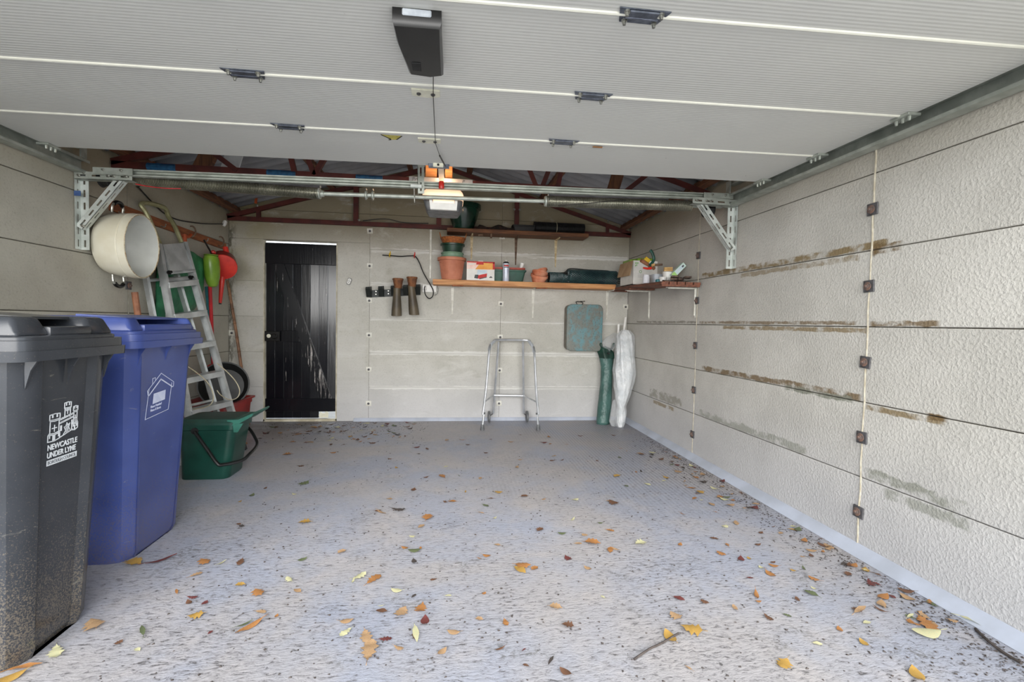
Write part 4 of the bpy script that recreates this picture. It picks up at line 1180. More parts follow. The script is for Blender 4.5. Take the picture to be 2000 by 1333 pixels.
    mb = MB(); mb.loft([[(c.x + (r + .0006) * math.sin(a), 5.145 - (r + .0006) * math.cos(a), zs + zz) for a in [i * .18 - .8 for i in range(10)]] for zz in (.155, .170)], False, False, False); obj('red_label', mb, 'redprint', t)
    mb = MB(); mb.loft([[(c.x + (r + .0006) * math.sin(a), 5.145 - (r + .0006) * math.cos(a), zs + zz) for a in [i * .18 - .8 for i in range(10)]] for zz in (.142, .150)], False, False, False); obj('dark_label', mb, 'darkprint', t)
    # small white cup tilted on the trough
    c = (0.749, 5.240, 1.705)
    mb = MB(); mb.lathe([(.018, 0), (.024, .055), (.022, .055), (.016, .004)], (c[0], c[1], zs + .156), (.18, -.1, 1), 20)
    tag(obj('plastic_cup', mb, 'whiteplastic'), 'small white plastic cup on the red brown trough', 'cup')
    # terracotta clay pots heap
    c = Vector((0.940, 5.220, 1.543)); g = 'clay pots heaped beside the netting'
    for dx, dy, dz, rr, h, ax, lab in ((.0, -.02, .052, .088, .085, (.12, -.30, 1), 'worn clay pot on its side in the heap, lowest with white bloom'), (.012, .01, .098, .080, .06, (.22, .1, 1), 'clay pot lying over the lower one, middle of the heap'), (.028, .035, .120, .074, .05, (-.3, .25, 1), 'clay pot tipped at the top of the heap')):
        mb = MB(); mb.lathe([(rr * .74, -h * .6), (rr, h * .1), (rr * 1.08, h * .1), (rr * 1.08, h * .42), (rr * .95, h * .42), (rr * .66, -h * .5)], (c.x + dx, 5.225 + dy, zs + dz), ax, 28)
        tag(obj('clay_pot', mb, 'terraclay'), lab, 'pot', g)
    # rolled green black netting
    x0, x1 = 1.053, 1.807
    t = thing('net_roll', 'thick roll of dark green diamond netting at the right of the pine shelf', 'netting', ((x0 + x1) / 2, 5.22, zs))
    ry, rz = .105, .078
    xm = x0 + (x1 - x0) * .30
    def ell(x, an, k=1.0, s=1.0):
        tt = (x - x0) / (x1 - x0)
        big = 1.0 if tt > .28 else .78
        zc = rz * big
        return Vector((x, 5.235 + ry * k * math.cos(an) * big, zs + zc * 1.0 + zc * k * math.sin(an)))
    mb = MB(); mb.loft([[ell(x, a * PI / 10, .74) for a in range(20)] for x in (x0, xm, xm + .001, x1)]); obj('core', mb, 'darknet', t)
    mb = MB()
    nx = 46
    L = x1 - x0
    for sgn in (-1, 1):
        for j in range(22):
            pts = []
            for i in range(nx + 1):
                tt = i / nx
                an = 2 * PI * (j / 22) + sgn * tt * L / .105 * 1.0
                pts.append(ell(x0 + L * tt, an, .95))
            mb.tube(pts, .0048, 4)
    obj('mesh', mb, 'netting', t, kind='stuff')
    for i, (tt, k) in enumerate(((.005, .98), (.10, 1.0), (.19, 1.02), (.285, 1.02))):
        x = x0 + L * tt
        m2 = MB(); m2.loft([[ell(x + dx, a * PI / 14, k) for a in range(29)] for dx in (0, .012)], False, False, False)
        o = obj('edge_band', m2, 'netting', t)
    mb = MB(); mb.tube([ell(x0 + L * .20, 1.4, .9), ell(x0 + L * .25, 1.5, 1.15), ell(x0 + L * .32, 1.55, 1.14), ell(x0 + L * .6, 1.5, 1.05), ell(x0 + L * .88, 1.45, 1.02), ell(x0 + L * .97, 1.0, .95)], .007, 6, smooth=5); obj('rim_cord', mb, 'darknet', t)
    for a in range(7):
        pass
    mb = MB()
    for k in range(5): mb.tube([(x1 - .01, 5.16 + .01 * k, zs + .02 + .022 * k), (x1 + .05, 5.17, zs + .018 + .022 * k)], .005, 5)
    obj('loose_end', mb, 'netting', t)

    # conduit, socket, cable, hooks
    x = -.227
    mb = MB(); mb.box((x, YB - .007, 1.82), (.022, .014, .53), bev=.002); tag(obj('cable_conduit', mb, 'whitemetal'), 'white vertical cable conduit on the back wall', 'conduit')
    c = Vector((-0.233, 5.370, 1.448))
    t = thing('wall_socket', 'white double wall socket under the left end of the pine shelf', 'socket', (c.x, YB - .001, c.z))
    mb = MB(); mb.box((c.x, YB - .018, c.z), (.150, .034, .082), bev=.004); obj('back_box', mb, 'whiteplastic', t)
    mb = MB(); mb.box((c.x - .052, YB - .044, c.z + .004), (.045, .03, .05), bev=.006); obj('plug', mb, 'whiteplastic', t)
    mb = MB(); mb.box((c.x - .045, YB - .064, c.z + .02), (.008, .012, .012), bev=.002); obj('cable_grip', mb, 'black', t)
    mb = MB(); mb.box((c.x + .035, YB - .037, c.z), (.06, .006, .06), bev=.002); obj('switch_plate', mb, 'whiteplastic', t)
    mb = MB(); mb.tube([(-0.155, 5.345, 1.482), (-0.138, 5.330, 1.442), (-0.148, 5.330, 1.393), (-0.181, 5.345, 1.376)], .0025, 6, smooth=4); obj('flex', mb, 'greyplastic', t)
    mb = MB(); mb.tube([(-0.729, 5.330, 1.786), (-0.633, 5.330, 1.784), (-0.537, 5.330, 1.780), (-0.446, 5.330, 1.789), (-0.387, 5.330, 1.785), (-0.343, 5.330, 1.721), (-0.298, 5.330, 1.613), (-0.225, 5.320, 1.489), (-0.191, 5.300, 1.423), (-0.196, 5.300, 1.362), (-0.234, 5.300, 1.337), (-0.272, 5.300, 1.377), (-0.283, 5.300, 1.436), (-0.279, 5.310, 1.465)], .0055, 8, smooth=6)
    tag(obj('power_cable', mb, 'cable'), 'black cable over two hooks and down to the white socket', 'cable')
    for px, mt, lab in ((762, 'yellow', 'yellow wall hook holding the black cable'), (810, 'redplastic', 'red wall hook holding the black cable')):
        x = {762: -0.654, 810: -0.395}[px]
        mb = MB(); mb.tube([(x, YB - .004, 1.835), (x, YB - .008, 1.80), (x, YB - .02, 1.775), (x, YB - .055, 1.772), (x, YB - .075, 1.79), (x, YB - .075, 1.805)], .0055, 6, smooth=4)
        tag(obj('cable_hook', mb, mt), lab, 'hook', 'cable hooks on the back wall')
    # remote
    c = Vector((-1.077, 5.370, 1.500))
    t = thing('remote_control', 'small white oval remote fixed to the wall right of the black door', 'remote', (c.x, YB - .001, c.z))
    rot = Matrix.Translation(c) @ Matrix.Rotation(.35, 4, 'Y')
    mb = MB(); mb.loft([[(q[0], dy, q[1]) for q in rrect(.036 * k, .062 * k, .016 * k, 5)] for dy, k in ((.010, 1.2), (-.004, 1.2))]); mb.xform(rot); obj('holder', mb, 'greyplastic', t)
    mb = MB(); mb.loft([[(q[0], dy, q[1]) for q in rrect(.036 * k, .062 * k, .016 * k, 5)] for dy, k in ((-.002, 1.05), (-.012, 1.0), (-.016, .85))]); mb.xform(rot); obj('face', mb, 'whiteplastic', t)
    for a, b in ((0, .014), (0, -.014), (.008, 0), (-.008, 0)):
        mb = MB(); mb.lathe([(.0045, 0), (.0045, .003)], (a, -.0155, b), (0, -1, 0), 8); mb.xform(rot); obj('button', mb, 'greyplastic', t)
    # boot rack
    x0, x1 = -.893, -.328
    t = thing('boot_rack', 'dark green plastic boot rack screwed to the back wall', 'rack', ((x0 + x1) / 2, YB - .002, 1.36))
    za, zb = 1.335, 1.375
    mb = MB(); mb.prism([(x0 + .035, za), (x1 - .002, zb), (x1, zb + .08), (x0 + .02, za + .075)], (0, YB - .014, 0), (1, 0, 0), (0, 0, 1), (0, .013, 0)); obj('back_plate', mb, 'rack', t)
    bw = .052
    for k in range(5):
        xx = x0 + .026 + k * (x1 - x0 - .052) / 4
        z = za + (zb - za) * k / 4
        mb = MB()
        mb.loft([[(xx - bw / 2, YB - .013, z + .002), (xx + bw / 2, YB - .013, z + .002), (xx + bw / 2, YB - .04, z + .004), (xx - bw / 2, YB - .04, z + .004)],
                 [(xx - bw / 2, YB - .013, z + .085), (xx + bw / 2, YB - .013, z + .085), (xx + bw / 2 - .004, YB - .13, z + .085), (xx - bw / 2 + .004, YB - .13, z + .085)],
                 [(xx - bw / 2 + .003, YB - .013, z + .112), (xx + bw / 2 - .003, YB - .013, z + .118), (xx + bw / 2 - .006, YB - .125, z + .105), (xx - bw / 2 + .006, YB - .125, z + .105)]])
        obj('prong', mb, 'rack', t, smooth=0)
    bolts(t, [(x0 + .095, YB - .014, 1.40), (x0 + .095, YB - .014, 1.37), (x0 + .225, YB - .014, 1.41), (x0 + .225, YB - .014, 1.38)], (0, -1, 0), r=.006)
    # boots, hanging sole up
    for (pxt, pyt, pxb, pyb, lab) in (('a', 0, 0, 0, 'olive wellington boot hanging sole up, left of the pair'), ('b', 0, 0, 0, 'olive wellington boot hanging sole up, right of the pair')):
        if pxt == 'a':
            T_, B_ = Vector((-0.562, 5.220, 1.439)), Vector((-0.567, 5.250, 1.145)); F = Vector((-0.552, 5.200, 1.486)); rt_ = .0
        else:
            T_, B_ = Vector((-0.417, 5.220, 1.465)), Vector((-0.384, 5.250, 1.160)); F = Vector((-0.408, 5.200, 1.506)); rt_ = .0
        t = thing('wellington_boot', lab, 'boot', (B_.x, B_.y, B_.z), 'pair of boots on the rack')
        mb = MB(); rings = []
        for u, rx, ry_ in ((0, .038, .045), (.12, .037, .045), (.3, .040, .050), (.6, .048, .058), (.85, .053, .062), (1, .054, .062), (1, .049, .057), (.9, .048, .056)):
            c = T_.lerp(B_, u)
            rings.append([(c.x + rx * math.cos(a * PI / 10), c.y + ry_ * math.sin(a * PI / 10), c.z + .006 * math.sin(a * PI / 10)) for a in range(20)])
        mb.loft(rings); obj('shaft', mb, 'boot', t)
        mb = MB(); rings = []
        for zz, rx, y0, y1 in ((-.035, .038, -.045, .05), (-.01, .041, -.06, .055), (.015, .046, -.075, .06), (.035, .050, -.085, .062), (.05, .05, -.088, .062)):
            c = T_
            rings.append([(F.x + rx * math.cos(a * PI / 10), c.y + (y0 + y1) / 2 + (y1 - y0) / 2 * math.sin(a * PI / 10), F.z - .02 + zz) for a in range(20)])
        mb.loft(rings); obj('foot', mb, 'bootfoot', t)
        mb = MB(); mb.loft([[(F.x + .056 * k * math.cos(a * PI / 10), T_.y - .012 + .082 * k * math.sin(a * PI / 10), F.z + zz) for a in range(20)] for zz, k in ((.028, .98), (.034, 1.02), (.046, 1.0))]); obj('sole', mb, 'bootfoot', t)
    # painted metal case on its hook
    x0, x1, z0, z1 = 1.269, 1.674, 0.797, 1.312
    t = thing('metal_case', 'flat metal case with worn turquoise paint hung on the back wall', 'case', ((x0 + x1) / 2, 5.3, z0))
    xc, zc = (x0 + x1) / 2, (z0 + z1) / 2
    def case_ring(y, k): return [(xc + q[0] * k, y, zc + q[1] * k) for q in rrect(x1 - x0, z1 - z0, .055, 6)]
    mb = MB(); mb.loft([case_ring(YB - .004, .985), case_ring(5.25, .985)]); obj('side_wall', mb, 'casebare', t)
    mb = MB(); mb.loft([case_ring(5.255, 1.0), case_ring(5.243, 1.005), case_ring(5.238, .985), case_ring(5.237, .95)]); obj('front_panel', mb, 'case', t)
    hk = Vector((1.428, 5.300, 1.348))
    mb = MB(); mb.tube([(hk.x - .03, 5.3, z1 + .0), (hk.x - .045, 5.3, z1 + .02), (hk.x - .03, 5.3, z1 + .035), (hk.x + .01, 5.3, z1 + .03), (hk.x + .035, 5.3, z1 + .018), (hk.x + .02, 5.3, z1 + .0)], .004, 6, smooth=4); mb.tube([(hk.x - .02, 5.3, z1 + .033), (hk.x + .06, 5.31, z1 + .04)], .004, 6); mb.tube([(hk.x - .03, YB, z1 + .03), (hk.x - .03, 5.29, z1 + .033)], .004, 6)
    obj('wire_hook', mb, 'wireblack', t)

def corner_shelf():
    za, zb = 1.412, 1.468   # near, far underside height
    ya, yb = 3.72, 5.33
    tilt = lambda y: za + (zb - za) * (y - ya) / (yb - ya)
    x0a, x0b = 1.665, 1.80
    t = thing('slatted_shelf', 'slatted red brown timber shelf in the back right corner', 'shelf', (1.85, 4.5, 1.43))
    nsl = 5
    for k in range(nsl):
        fa, fb = k / nsl, (k + .86) / nsl
        def xx(f, y):
            l = x0a + (x0b - .02 - x0a) * (y - ya) / (yb - ya)
            return l + (XR - .004 - l) * f
        mb = MB()
        a = [(xx(fa, ya), ya, tilt(ya) + .016), (xx(fb, ya), ya, tilt(ya) + .016), (xx(fb, yb), yb, tilt(yb) + .016), (xx(fa, yb), yb, tilt(yb) + .016)]
        mb.loft([a, [(p[0], p[1], p[2] + .022) for p in a]])
        obj('slat', mb, 'slat', t, smooth=0)
    for y, nm in ((ya + .02, 'near_batten'), (yb - .04, 'far_batten'), (4.62, 'middle_batten')):
        l = x0a + (x0b - .02 - x0a) * (y - ya) / (yb - ya)
        mb = MB(); mb.box(((l + XR) / 2 - .01, y, tilt(y) + .007), (XR - l - .02, .05, .016), bev=.002); obj('batten', mb, 'slat', t)
    for y, zz, lab in ((3.82, 1.165, 'white steel bracket under the slatted corner shelf, nearer one'), (4.76, 1.157, 'white steel bracket under the slatted corner shelf, farther one')):
        shelf_bracket(XR - .002, y, tilt(y) - .002, zz, .26, 'whitemetal', lab, 'x', 'brackets under the slatted shelf')
    top = lambda y: tilt(y) + .039
    # cardboard box
    yb_, x0, x1 = 4.60, 1.765, 2.065
    z0 = top(4.97) + .002
    h = .232; dep = .36
    t = thing('cardboard_box', 'open white cardboard box with green print on the slatted shelf', 'box', ((x0 + x1) / 2, 4.8, z0))
    mb = MB()
    th = .005
    mb.box(((x0 + x1) / 2, yb_ + dep / 2, z0 + th / 2), (x1 - x0, dep, th))
    mb.box(((x0 + x1) / 2, yb_ + th / 2, z0 + h / 2), (x1 - x0, th, h)); mb.box(((x0 + x1) / 2, yb_ + dep - th / 2, z0 + h / 2), (x1 - x0, th, h))
    mb.box((x1 - th / 2, yb_ + dep / 2, z0 + h / 2), (th, dep, h)); mb.box((x0 + th / 2, yb_ + dep / 2, z0 + h / 2), (th, dep, h))
    obj('carton', mb, 'whitecard', t, smooth=0)
    mb = MB(); mb.loft([[(x0 - .001, yb_ + .004, z0 + h), (x0 - .001, yb_ + dep, z0 + h), (x0 - .03, yb_ + dep, z0 + h * .40), (x0 - .028, yb_ + .004, z0 + h * .36)], [(x0 - .005, yb_ + .004, z0 + h), (x0 - .005, yb_ + dep, z0 + h), (x0 - .035, yb_ + dep, z0 + h * .40), (x0 - .033, yb_ + .004, z0 + h * .36)]]); obj('side_flap', mb, 'card', t, smooth=0, label='brown cardboard flap folded down')
    def pr(nm, poly, mat): 
        m2 = MB(); m2.prism(poly, (x0, yb_ - .0008, z0), (1, 0, 0), (0, 0, 1), (0, .0008, 0)); obj(nm, m2, mat, t, smooth=0)
    for a, b in ((.018, .200), (.030, .200), (.042, .200), (.018, .175), (.030, .180)): pr('green_mark', [(a, b), (a + .009, b), (a + .009, b + .014), (a, b + .014)], 'greenprint')
    mb = MB(); ribbon(mb, [(.075 + .012 * math.cos(i * PI / 6), .125 + .012 * math.sin(i * PI / 6)) for i in range(13)], (x0, yb_ - .0002, z0), (1, 0, 0), (0, 0, 1), .004, .0008); obj('recycle_ring', mb, 'greenprint', t)
    mb = MB()
    for k in range(3): ribbon(mb, [(.05, .10 - k * .014), (.11 - k * .008, .10 - k * .014)], (x0, yb_ - .0002, z0), (1, 0, 0), (0, 0, 1), .003, .0008)
    obj('text_lines', mb, 'greyprint', t)
    mb = MB(); mb.box((x0 + .14, yb_ + .16, z0 + h + .016), (.17, .22, .04), Euler((0.04, -.03, .06)), bev=.004); tag(obj('green_folder', mb, 'lime'), 'lime green folder sticking out of the cardboard box', 'folder')
    mb = MB(); mb.box((x0 + .03, yb_ + .2, z0 + h + .012), (.06, .2, .026), Euler((0.02, -.10, .0)), bev=.003); tag(obj('green_packet', mb, 'lime'), 'yellow green packet lying in the box beside the folder', 'packet')
    # grey tub of hand tools
    z = top(4.2) + .001
    cx = Vector((1.840, 4.220, 1.518)).x
    t = thing('tool_tub', 'translucent grey tub of hand tools before the cardboard box', 'tub', (cx, 4.22, z))
    mb = MB(); mb.loft([[(cx + q[0], 4.22 + q[1], z + zz) for q in rrect(.11 * k, .15 * k, .02, 3)] for zz, k in ((0, .85), (.085, 1), (.085, .96), (.006, .8))]); obj('tub', mb, 'silverlabel', t)
    def tool(nm, lab, p, q, r, mat, r1=None, cat='tool'):
        m2 = MB(); m2.tube([p, q], r, 10, r1=r1); return tag(obj(nm, m2, mat), lab, cat)
    tool('trowel', 'round wooden tool handle leaning out of the grey tub', (1.817, 4.220, 1.609), (1.674, 4.180, 1.673), .015, 'woodhandle', .017)
    m2 = MB(); m2.tube([(1.744, 4.150, 1.626), (1.780, 4.150, 1.677), (1.764, 4.150, 1.735), (1.744, 4.150, 1.762)], .013, 10, smooth=4); tag(obj('pruner_handle', m2, 'dgreen'), 'bent dark green pruner grip standing in the grey tub', 'tool')
    m2 = MB(); m2.box((1.756, 4.240, 1.688), (.055, .02, .035), Euler((0, .6, 0)), bev=.003); m2.box((1.746, 4.230, 1.695), (.034, .012, .008), Euler((0, .6, 0)), bev=.002); tag(obj('yellow_block', m2, 'yellow'), 'yellow plastic block wedged behind the green grip', 'tool')
    m2 = MB(); m2.tube([(1.671, 4.120, 1.600), (1.708, 4.120, 1.595), (1.746, 4.120, 1.600)], .008, 8, r1=.012); tag(obj('red_grip', m2, 'redplastic'), 'short red tool grip at the edge of the grey tub', 'tool')
    tool('dark_file', 'dark brown tool lying across the grey tub towards the white beaker', (1.791, 4.160, 1.633), (1.858, 4.140, 1.638), .013, 'rustybracket', .009)
    tool('tan_stub', 'short tan wooden stub among the hand tools', (1.750, 4.120, 1.623), (1.773, 4.120, 1.633), .012, 'tan')
    m2 = MB(); c = Vector((1.711, 4.100, 1.548)); m2.lathe([(.03, 0), (.03, .06), (.026, .07), (.026, .075)], (c.x - .005, 4.13, top(4.13) + .001), n=18); tag(obj('glass_jar', m2, 'greycard'), 'small pale jar with round label beside the grey tub', 'jar')
    # white beaker with tan pegs
    c = Vector((1.863, 4.050, 1.526)); z = top(4.05) + .001
    m2 = MB(); m2.lathe([(.036, 0), (.042, .10), (.040, .10), (.034, .006)], (c.x, 4.05, z), n=24); tag(obj('white_beaker', m2, 'whiteplastic'), 'white plastic beaker with tan pegs across it', 'beaker')
    for k, lab in ((0, 'tan wooden peg on the white beaker, lower of two'), (1, 'tan wooden peg on the white beaker, upper of two')):
        m2 = MB(); m2.box((c.x - .002, 4.03, z + .112 + k * .018), (.078, .02, .016), Euler((0, -.06, .1 * k)), bev=.002); tag(obj('wooden_peg', m2, 'tan'), lab, 'peg', 'pegs on the white beaker')
    m2 = MB(); c2 = Vector((1.798, 4.000, 1.519)); m2.lathe([(.012, 0), (.03, .01), (.034, .05), (.03, .05)], (c2.x, 3.99, top(3.99) + .001), (.0, 0, 1), 18); tag(obj('small_bowl', m2, 'whiteplastic'), 'small white bowl in front of the beaker', 'bowl')
    m2 = MB(); c2 = Vector((1.757, 4.000, 1.514)); m2.lathe([(.018, 0), (.02, .025), (.012, .03)], (c2.x, 4.0, top(4.0) + .001), n=14); tag(obj('bottle_cap', m2, 'teal'), 'small green bottle cap beside the white bowl', 'cap')
    # mint box tilted
    a, b = Vector((1.886, 4.000, 1.526)), Vector((1.980, 4.000, 1.622))
    d = b - a; L = d.length; an = math.atan2(d.z, d.x)
    t = thing('slim_box', 'slim pale green carton leaning at an angle on the slatted shelf', 'box', a)
    rot = Matrix.Translation(a.lerp(b, .5)) @ Matrix.Rotation(-an, 4, 'Y')
    m2 = MB(); m2.box((0, 0, 0), (L * 1.12, .05, .042), bev=.002); m2.xform(rot); obj('carton', m2, 'mint', t)
    m2 = MB(); m2.box((-L * .42, -.0255, 0), (L * .26, .001, .041)); m2.xform(rot); obj('lime_panel', m2, 'limebox', t)
    m2 = MB(); m2.box((L * .10, -.0255, .004), (L * .6, .001, .022)); m2.xform(rot); obj('pale_panel', m2, 'blueprint', t)
    m2 = MB(); m2.box((L * .36, -.0262, .0), (.02, .001, .014)); m2.xform(rot); obj('dark_mark', m2, 'darkprint', t)
    # broken pieces at the near end
    k = 0
    for i in range(11):
        y = 3.78 + R.random() * .18; x = 1.80 + .018 * i; 
        s_ = (.05 + R.random() * .04, .04 + R.random() * .03, .014)
        lv = (i % 3) * .016
        if x > XR - .06: continue
        m2 = MB(); m2.box((x, y, top(y) + .012 + lv), s_, Euler((R.uniform(-.2, .2), R.uniform(-.2, .2), R.uniform(0, 3))), bev=.002)
        tag(obj('tile_fragment', m2, 'bark'), 'broken dark fragment heaped at the near end of the slatted shelf', 'fragment', 'broken fragments on the slatted shelf')

def floor_standing():
    # walking frame
    t = thing('walking_frame', 'aluminium walking frame with front wheels before the back wall', 'walking frame', (.62, 5.08, 0))
    fl, fr = Vector((0.334, 4.884, 0.000)), Vector((0.904, 4.863, 0.000))
    r = .0125
    zt = 0.908
    bl, br_ = Vector((0.506, 5.22, zt)), Vector((0.819, 5.22, zt))
    sl_, sr = Vector((0.399, 5.000, 0.799)), Vector((0.871, 5.000, 0.783))
    mb = MB()
    mb.tube([fl + Vector((0, 0, .16)), fl.lerp(sl_, .5), sl_, (0.421, 5.060, 0.865), (0.460, 5.140, 0.894), bl, br_, (0.840, 5.140, 0.895), (0.860, 5.060, 0.855), sr, fr.lerp(sr, .5), fr + Vector((0, 0, .16))], r, 10, smooth=5)
    obj('main_tube', mb, 'alu_tube', t)
    for f, s_ in ((fl, sl_), (fr, sr)):
        mb = MB(); mb.tube([f + Vector((0, 0, .03)), f.lerp(s_, .26)], r * .82, 10); lg = obj('leg', mb, 'alu_tube', t)
        mb = MB(); mb.lathe([(.020, 0), (.022, .012), (.017, .05), (.015, .06)], f, n=14); obj('ferrule', mb, 'greyplastic', lg)
        mb = MB(); q = f.lerp(s_, .20); mb.lathe([(r * 1.25, 0), (r * 1.25, .02)], q, s_ - f, 12); obj('collar', mb, 'greyplastic', lg)
    for (tp, bt, wx) in ((Vector((0.516, 5.210, 0.887)), Vector((0.478, 5.300, 0.093)), -1), (Vector((0.781, 5.210, 0.891)), Vector((0.819, 5.300, 0.092)), 1)):
        mb = MB(); mb.tube([tp, bt], r * .95, 10); lg = obj('leg', mb, 'alu_tube', t)
        wc = Vector((bt.x + (-.045 if wx < 0 else .036), 5.285, .062))
        mb = MB(); mb.lathe([(.05, -.012), (.061, -.009), (.061, .009), (.05, .012)], wc, (1, 0, 0), 22); wh = obj('wheel', mb, 'greyplastic', t)
        mb = MB(); mb.lathe([(.02, -.015), (.02, .015)], wc, (1, 0, 0), 12); obj('hub', mb, 'darksteel', wh)
        mb = MB(); mb.tube([bt, wc], .006, 6); obj('axle', mb, 'darksteel', t)
    a, b = Vector((0.477, 5.270, 0.299)), Vector((0.808, 5.270, 0.293))
    mb = MB(); mb.tube([a, b], r * .8, 10); obj('cross_bar', mb, 'alu_tube', t)
    for p, q in ((a, Vector((0.365, 4.955, 0.286))), (b, Vector((0.889, 4.950, 0.281)))):
        mb = MB(); mb.tube([p, q], r * .7, 8); obj('side_bar', mb, 'alu_tube', t)
    for p in ([(sl_ + Vector((0, .01, .01))), Vector((0.418, 5.050, 0.860)), Vector((0.460, 5.140, 0.894))], [(sr + Vector((0, .01, .01))), Vector((0.861, 5.050, 0.850)), Vector((0.840, 5.140, 0.895))]):
        mb = MB(); mb.tube(p, r * 1.35, 10, smooth=4); obj('hand_grip', mb, 'silverlabel', t, label='grey plastic hand grip')
    # green nylon bag
    def lofted(pts, n=20, wr=0, seed=0, folds=5):
        rings = []
        for (c, rx, ry) in pts:
            ring = []
            for k in range(n):
                a = 2 * PI * k / n
                w_ = 1 + wr * math.sin(a * folds + seed + c[2] * 9) + wr * .8 * noise.noise(Vector((math.cos(a) * 2, math.sin(a) * 2, c[2] * 9 + seed)))
                ring.append((c[0] + rx * math.cos(a) * w_, c[1] + ry * math.sin(a) * w_, c[2]))
            rings.append(ring)
        mb = MB(); mb.loft(rings); return mb
    def interp(keys, m):
        out = []
        for i in range(m + 1):
            u = i / m * (len(keys) - 1); k = min(int(u), len(keys) - 2); f = u - k
            a, b = keys[k], keys[k + 1]
            f = f * f * (3 - 2 * f) if False else f
            out.append((tuple(a[0][j] + (b[0][j] - a[0][j]) * f for j in range(3)), a[1] + (b[1] - a[1]) * f, a[2] + (b[2] - a[2]) * f))
        return out
    base = Vector((1.673, 5.111, 0.000))
    t = thing('folding_chair_bag', 'green nylon chair bag standing upright in the back right corner', 'bag', base)
    keys = [((1.682, 5.15, .0), .070, .055), ((1.685, 5.15, .02), .076, .066), ((1.704, 5.18, .20), .074, .066), ((1.725, 5.21, .42), .068, .062), ((1.738, 5.24, .62), .068, .060), ((1.736, 5.26, .72), .080, .06), ((1.729, 5.27, .79), .088, .055)]
    mb = lofted(interp(keys, 40), 24, .035, 1, 4); obj('bag', mb, 'greenfab', t)
    keys = [((1.739, 5.25, .72), .084, .066), ((1.729, 5.26, .785), .092, .062), ((1.716, 5.26, .83), .070, .05), ((1.697, 5.26, .85), .03, .03)]
    mb = lofted(interp(keys, 12), 24, .10, 5, 5); obj('gathered_top', mb, 'darkgreenfab', t, label='dark green gathered top of the bag')
    for dx, lx in ((-.02, -1), (.055, 1)):
        c = Vector((1.715, 5.235, .82))
        mb = MB(); mb.tube([c + Vector((dx, 0, -.02)), c + Vector((dx - .02 * lx * -1, -.01, .03)), c + Vector((dx + .03 * lx, -.01, .065)), c + Vector((dx + .045 * lx, 0, .055)), c + Vector((dx + .02 * lx, .005, .0))], .007, 6, smooth=4); obj('strap', mb, 'darkgreenfab', t)
    mb = MB(); mb.box((1.736, 5.195, .775), (.03, .015, .02), bev=.003); obj('buckle', mb, 'black', t)
    # parasol in clear polythene
    base = Vector((1.814, 4.977, 0.000))
    t = thing('wrapped_parasol', 'white folded parasol wrapped in clear polythene in the corner', 'parasol', base)
    y_ = 5.05
    K = [(1210.5, 832, 5.00, .016, .012), (1211, 822, 5.01, .034, .030), (1212, 806, 5.03, .037, .034), (1212, 795, 5.04, .028, .026), (1214, 780, 5.06, .050, .044), (1216, 750, 5.10, .080, .062), (1218, 725, 5.13, .095, .07), (1219, 700, 5.16, .084, .07), (1220, 675, 5.19, .076, .06), (1221, 655, 5.21, .070, .045), (1221.5, 645, 5.22, .030, .026)]
    keys = []
    KX = [(1.811, 4.960, -0.002), (1.815, 4.970, 0.062), (1.824, 4.985, 0.158), (1.824, 4.990, 0.218), (1.836, 5.000, 0.299), (1.860, 5.030, 0.461), (1.878, 5.060, 0.596), (1.885, 5.090, 0.733), (1.898, 5.120, 0.872), (1.906, 5.150, 0.983), (1.914, 5.170, 1.039)]
    for kx, k in zip(KX, K): keys.append(((kx[0], kx[1], max(kx[2], .0)), k[3], k[4]))
    keys[0] = ((keys[0][0][0], keys[0][0][1], .004),) + keys[0][1:]
    mb = lofted(interp(keys, 60), 40, .11, 2, 6); obj('canopy', mb, 'parasol', t)
    kk = [((c[0][0], c[0][1], max(.002, c[0][2] - .0)), c[1] * 1.10 + .012, c[2] * 1.10 + .012) for c in keys]
    mb = lofted(interp(kk, 60), 40, .15, 7, 7); obj('polythene_wrap', mb, 'poly', t, label='clear crinkled polythene wrap')
    mb = MB(); a = Vector((1.938, 5.230, 1.181)); mb.tube([(keys[-2][0][0], 5.215, .95), (a.x, 5.24, a.z)], .013, 10); obj('pole', mb, 'whiteplastic', t)
    mb = MB(); a = Vector((1.874, 5.260, 1.100)); mb.tube([(a.x - .008, 5.27, .80), (a.x, 5.28, a.z)], .014, 10); obj('pole', mb, 'whiteplastic', t)
    # crumpled clear bag hanging on the case corner / over the green bag
    keys = [((1.753, 5.24, .80), .04, .03), ((1.745, 5.25, .86), .08, .05), ((1.762, 5.26, .90), .085, .05), ((1.796, 5.28, .95), .06, .04), ((1.841, 5.30, 1.0), .02, .02)]
    mb = lofted(interp(keys, 30), 26, .16, 3, 6); tag(obj('polythene_bag', mb, 'poly'), 'crumpled clear polythene bag on top of the green chair bag', 'bag')
    keys = [((1.760, 5.02, .004), .030, .03), ((1.756, 5.03, .05), .045, .04), ((1.768, 5.06, .18), .03, .03), ((1.777, 5.08, .28), .012, .012)]
    mb = lofted(interp(keys, 20), 20, .12, 9, 5); tag(obj('polythene_sheet', mb, 'poly'), 'loose clear polythene on the floor beside the green bag foot', 'bag')
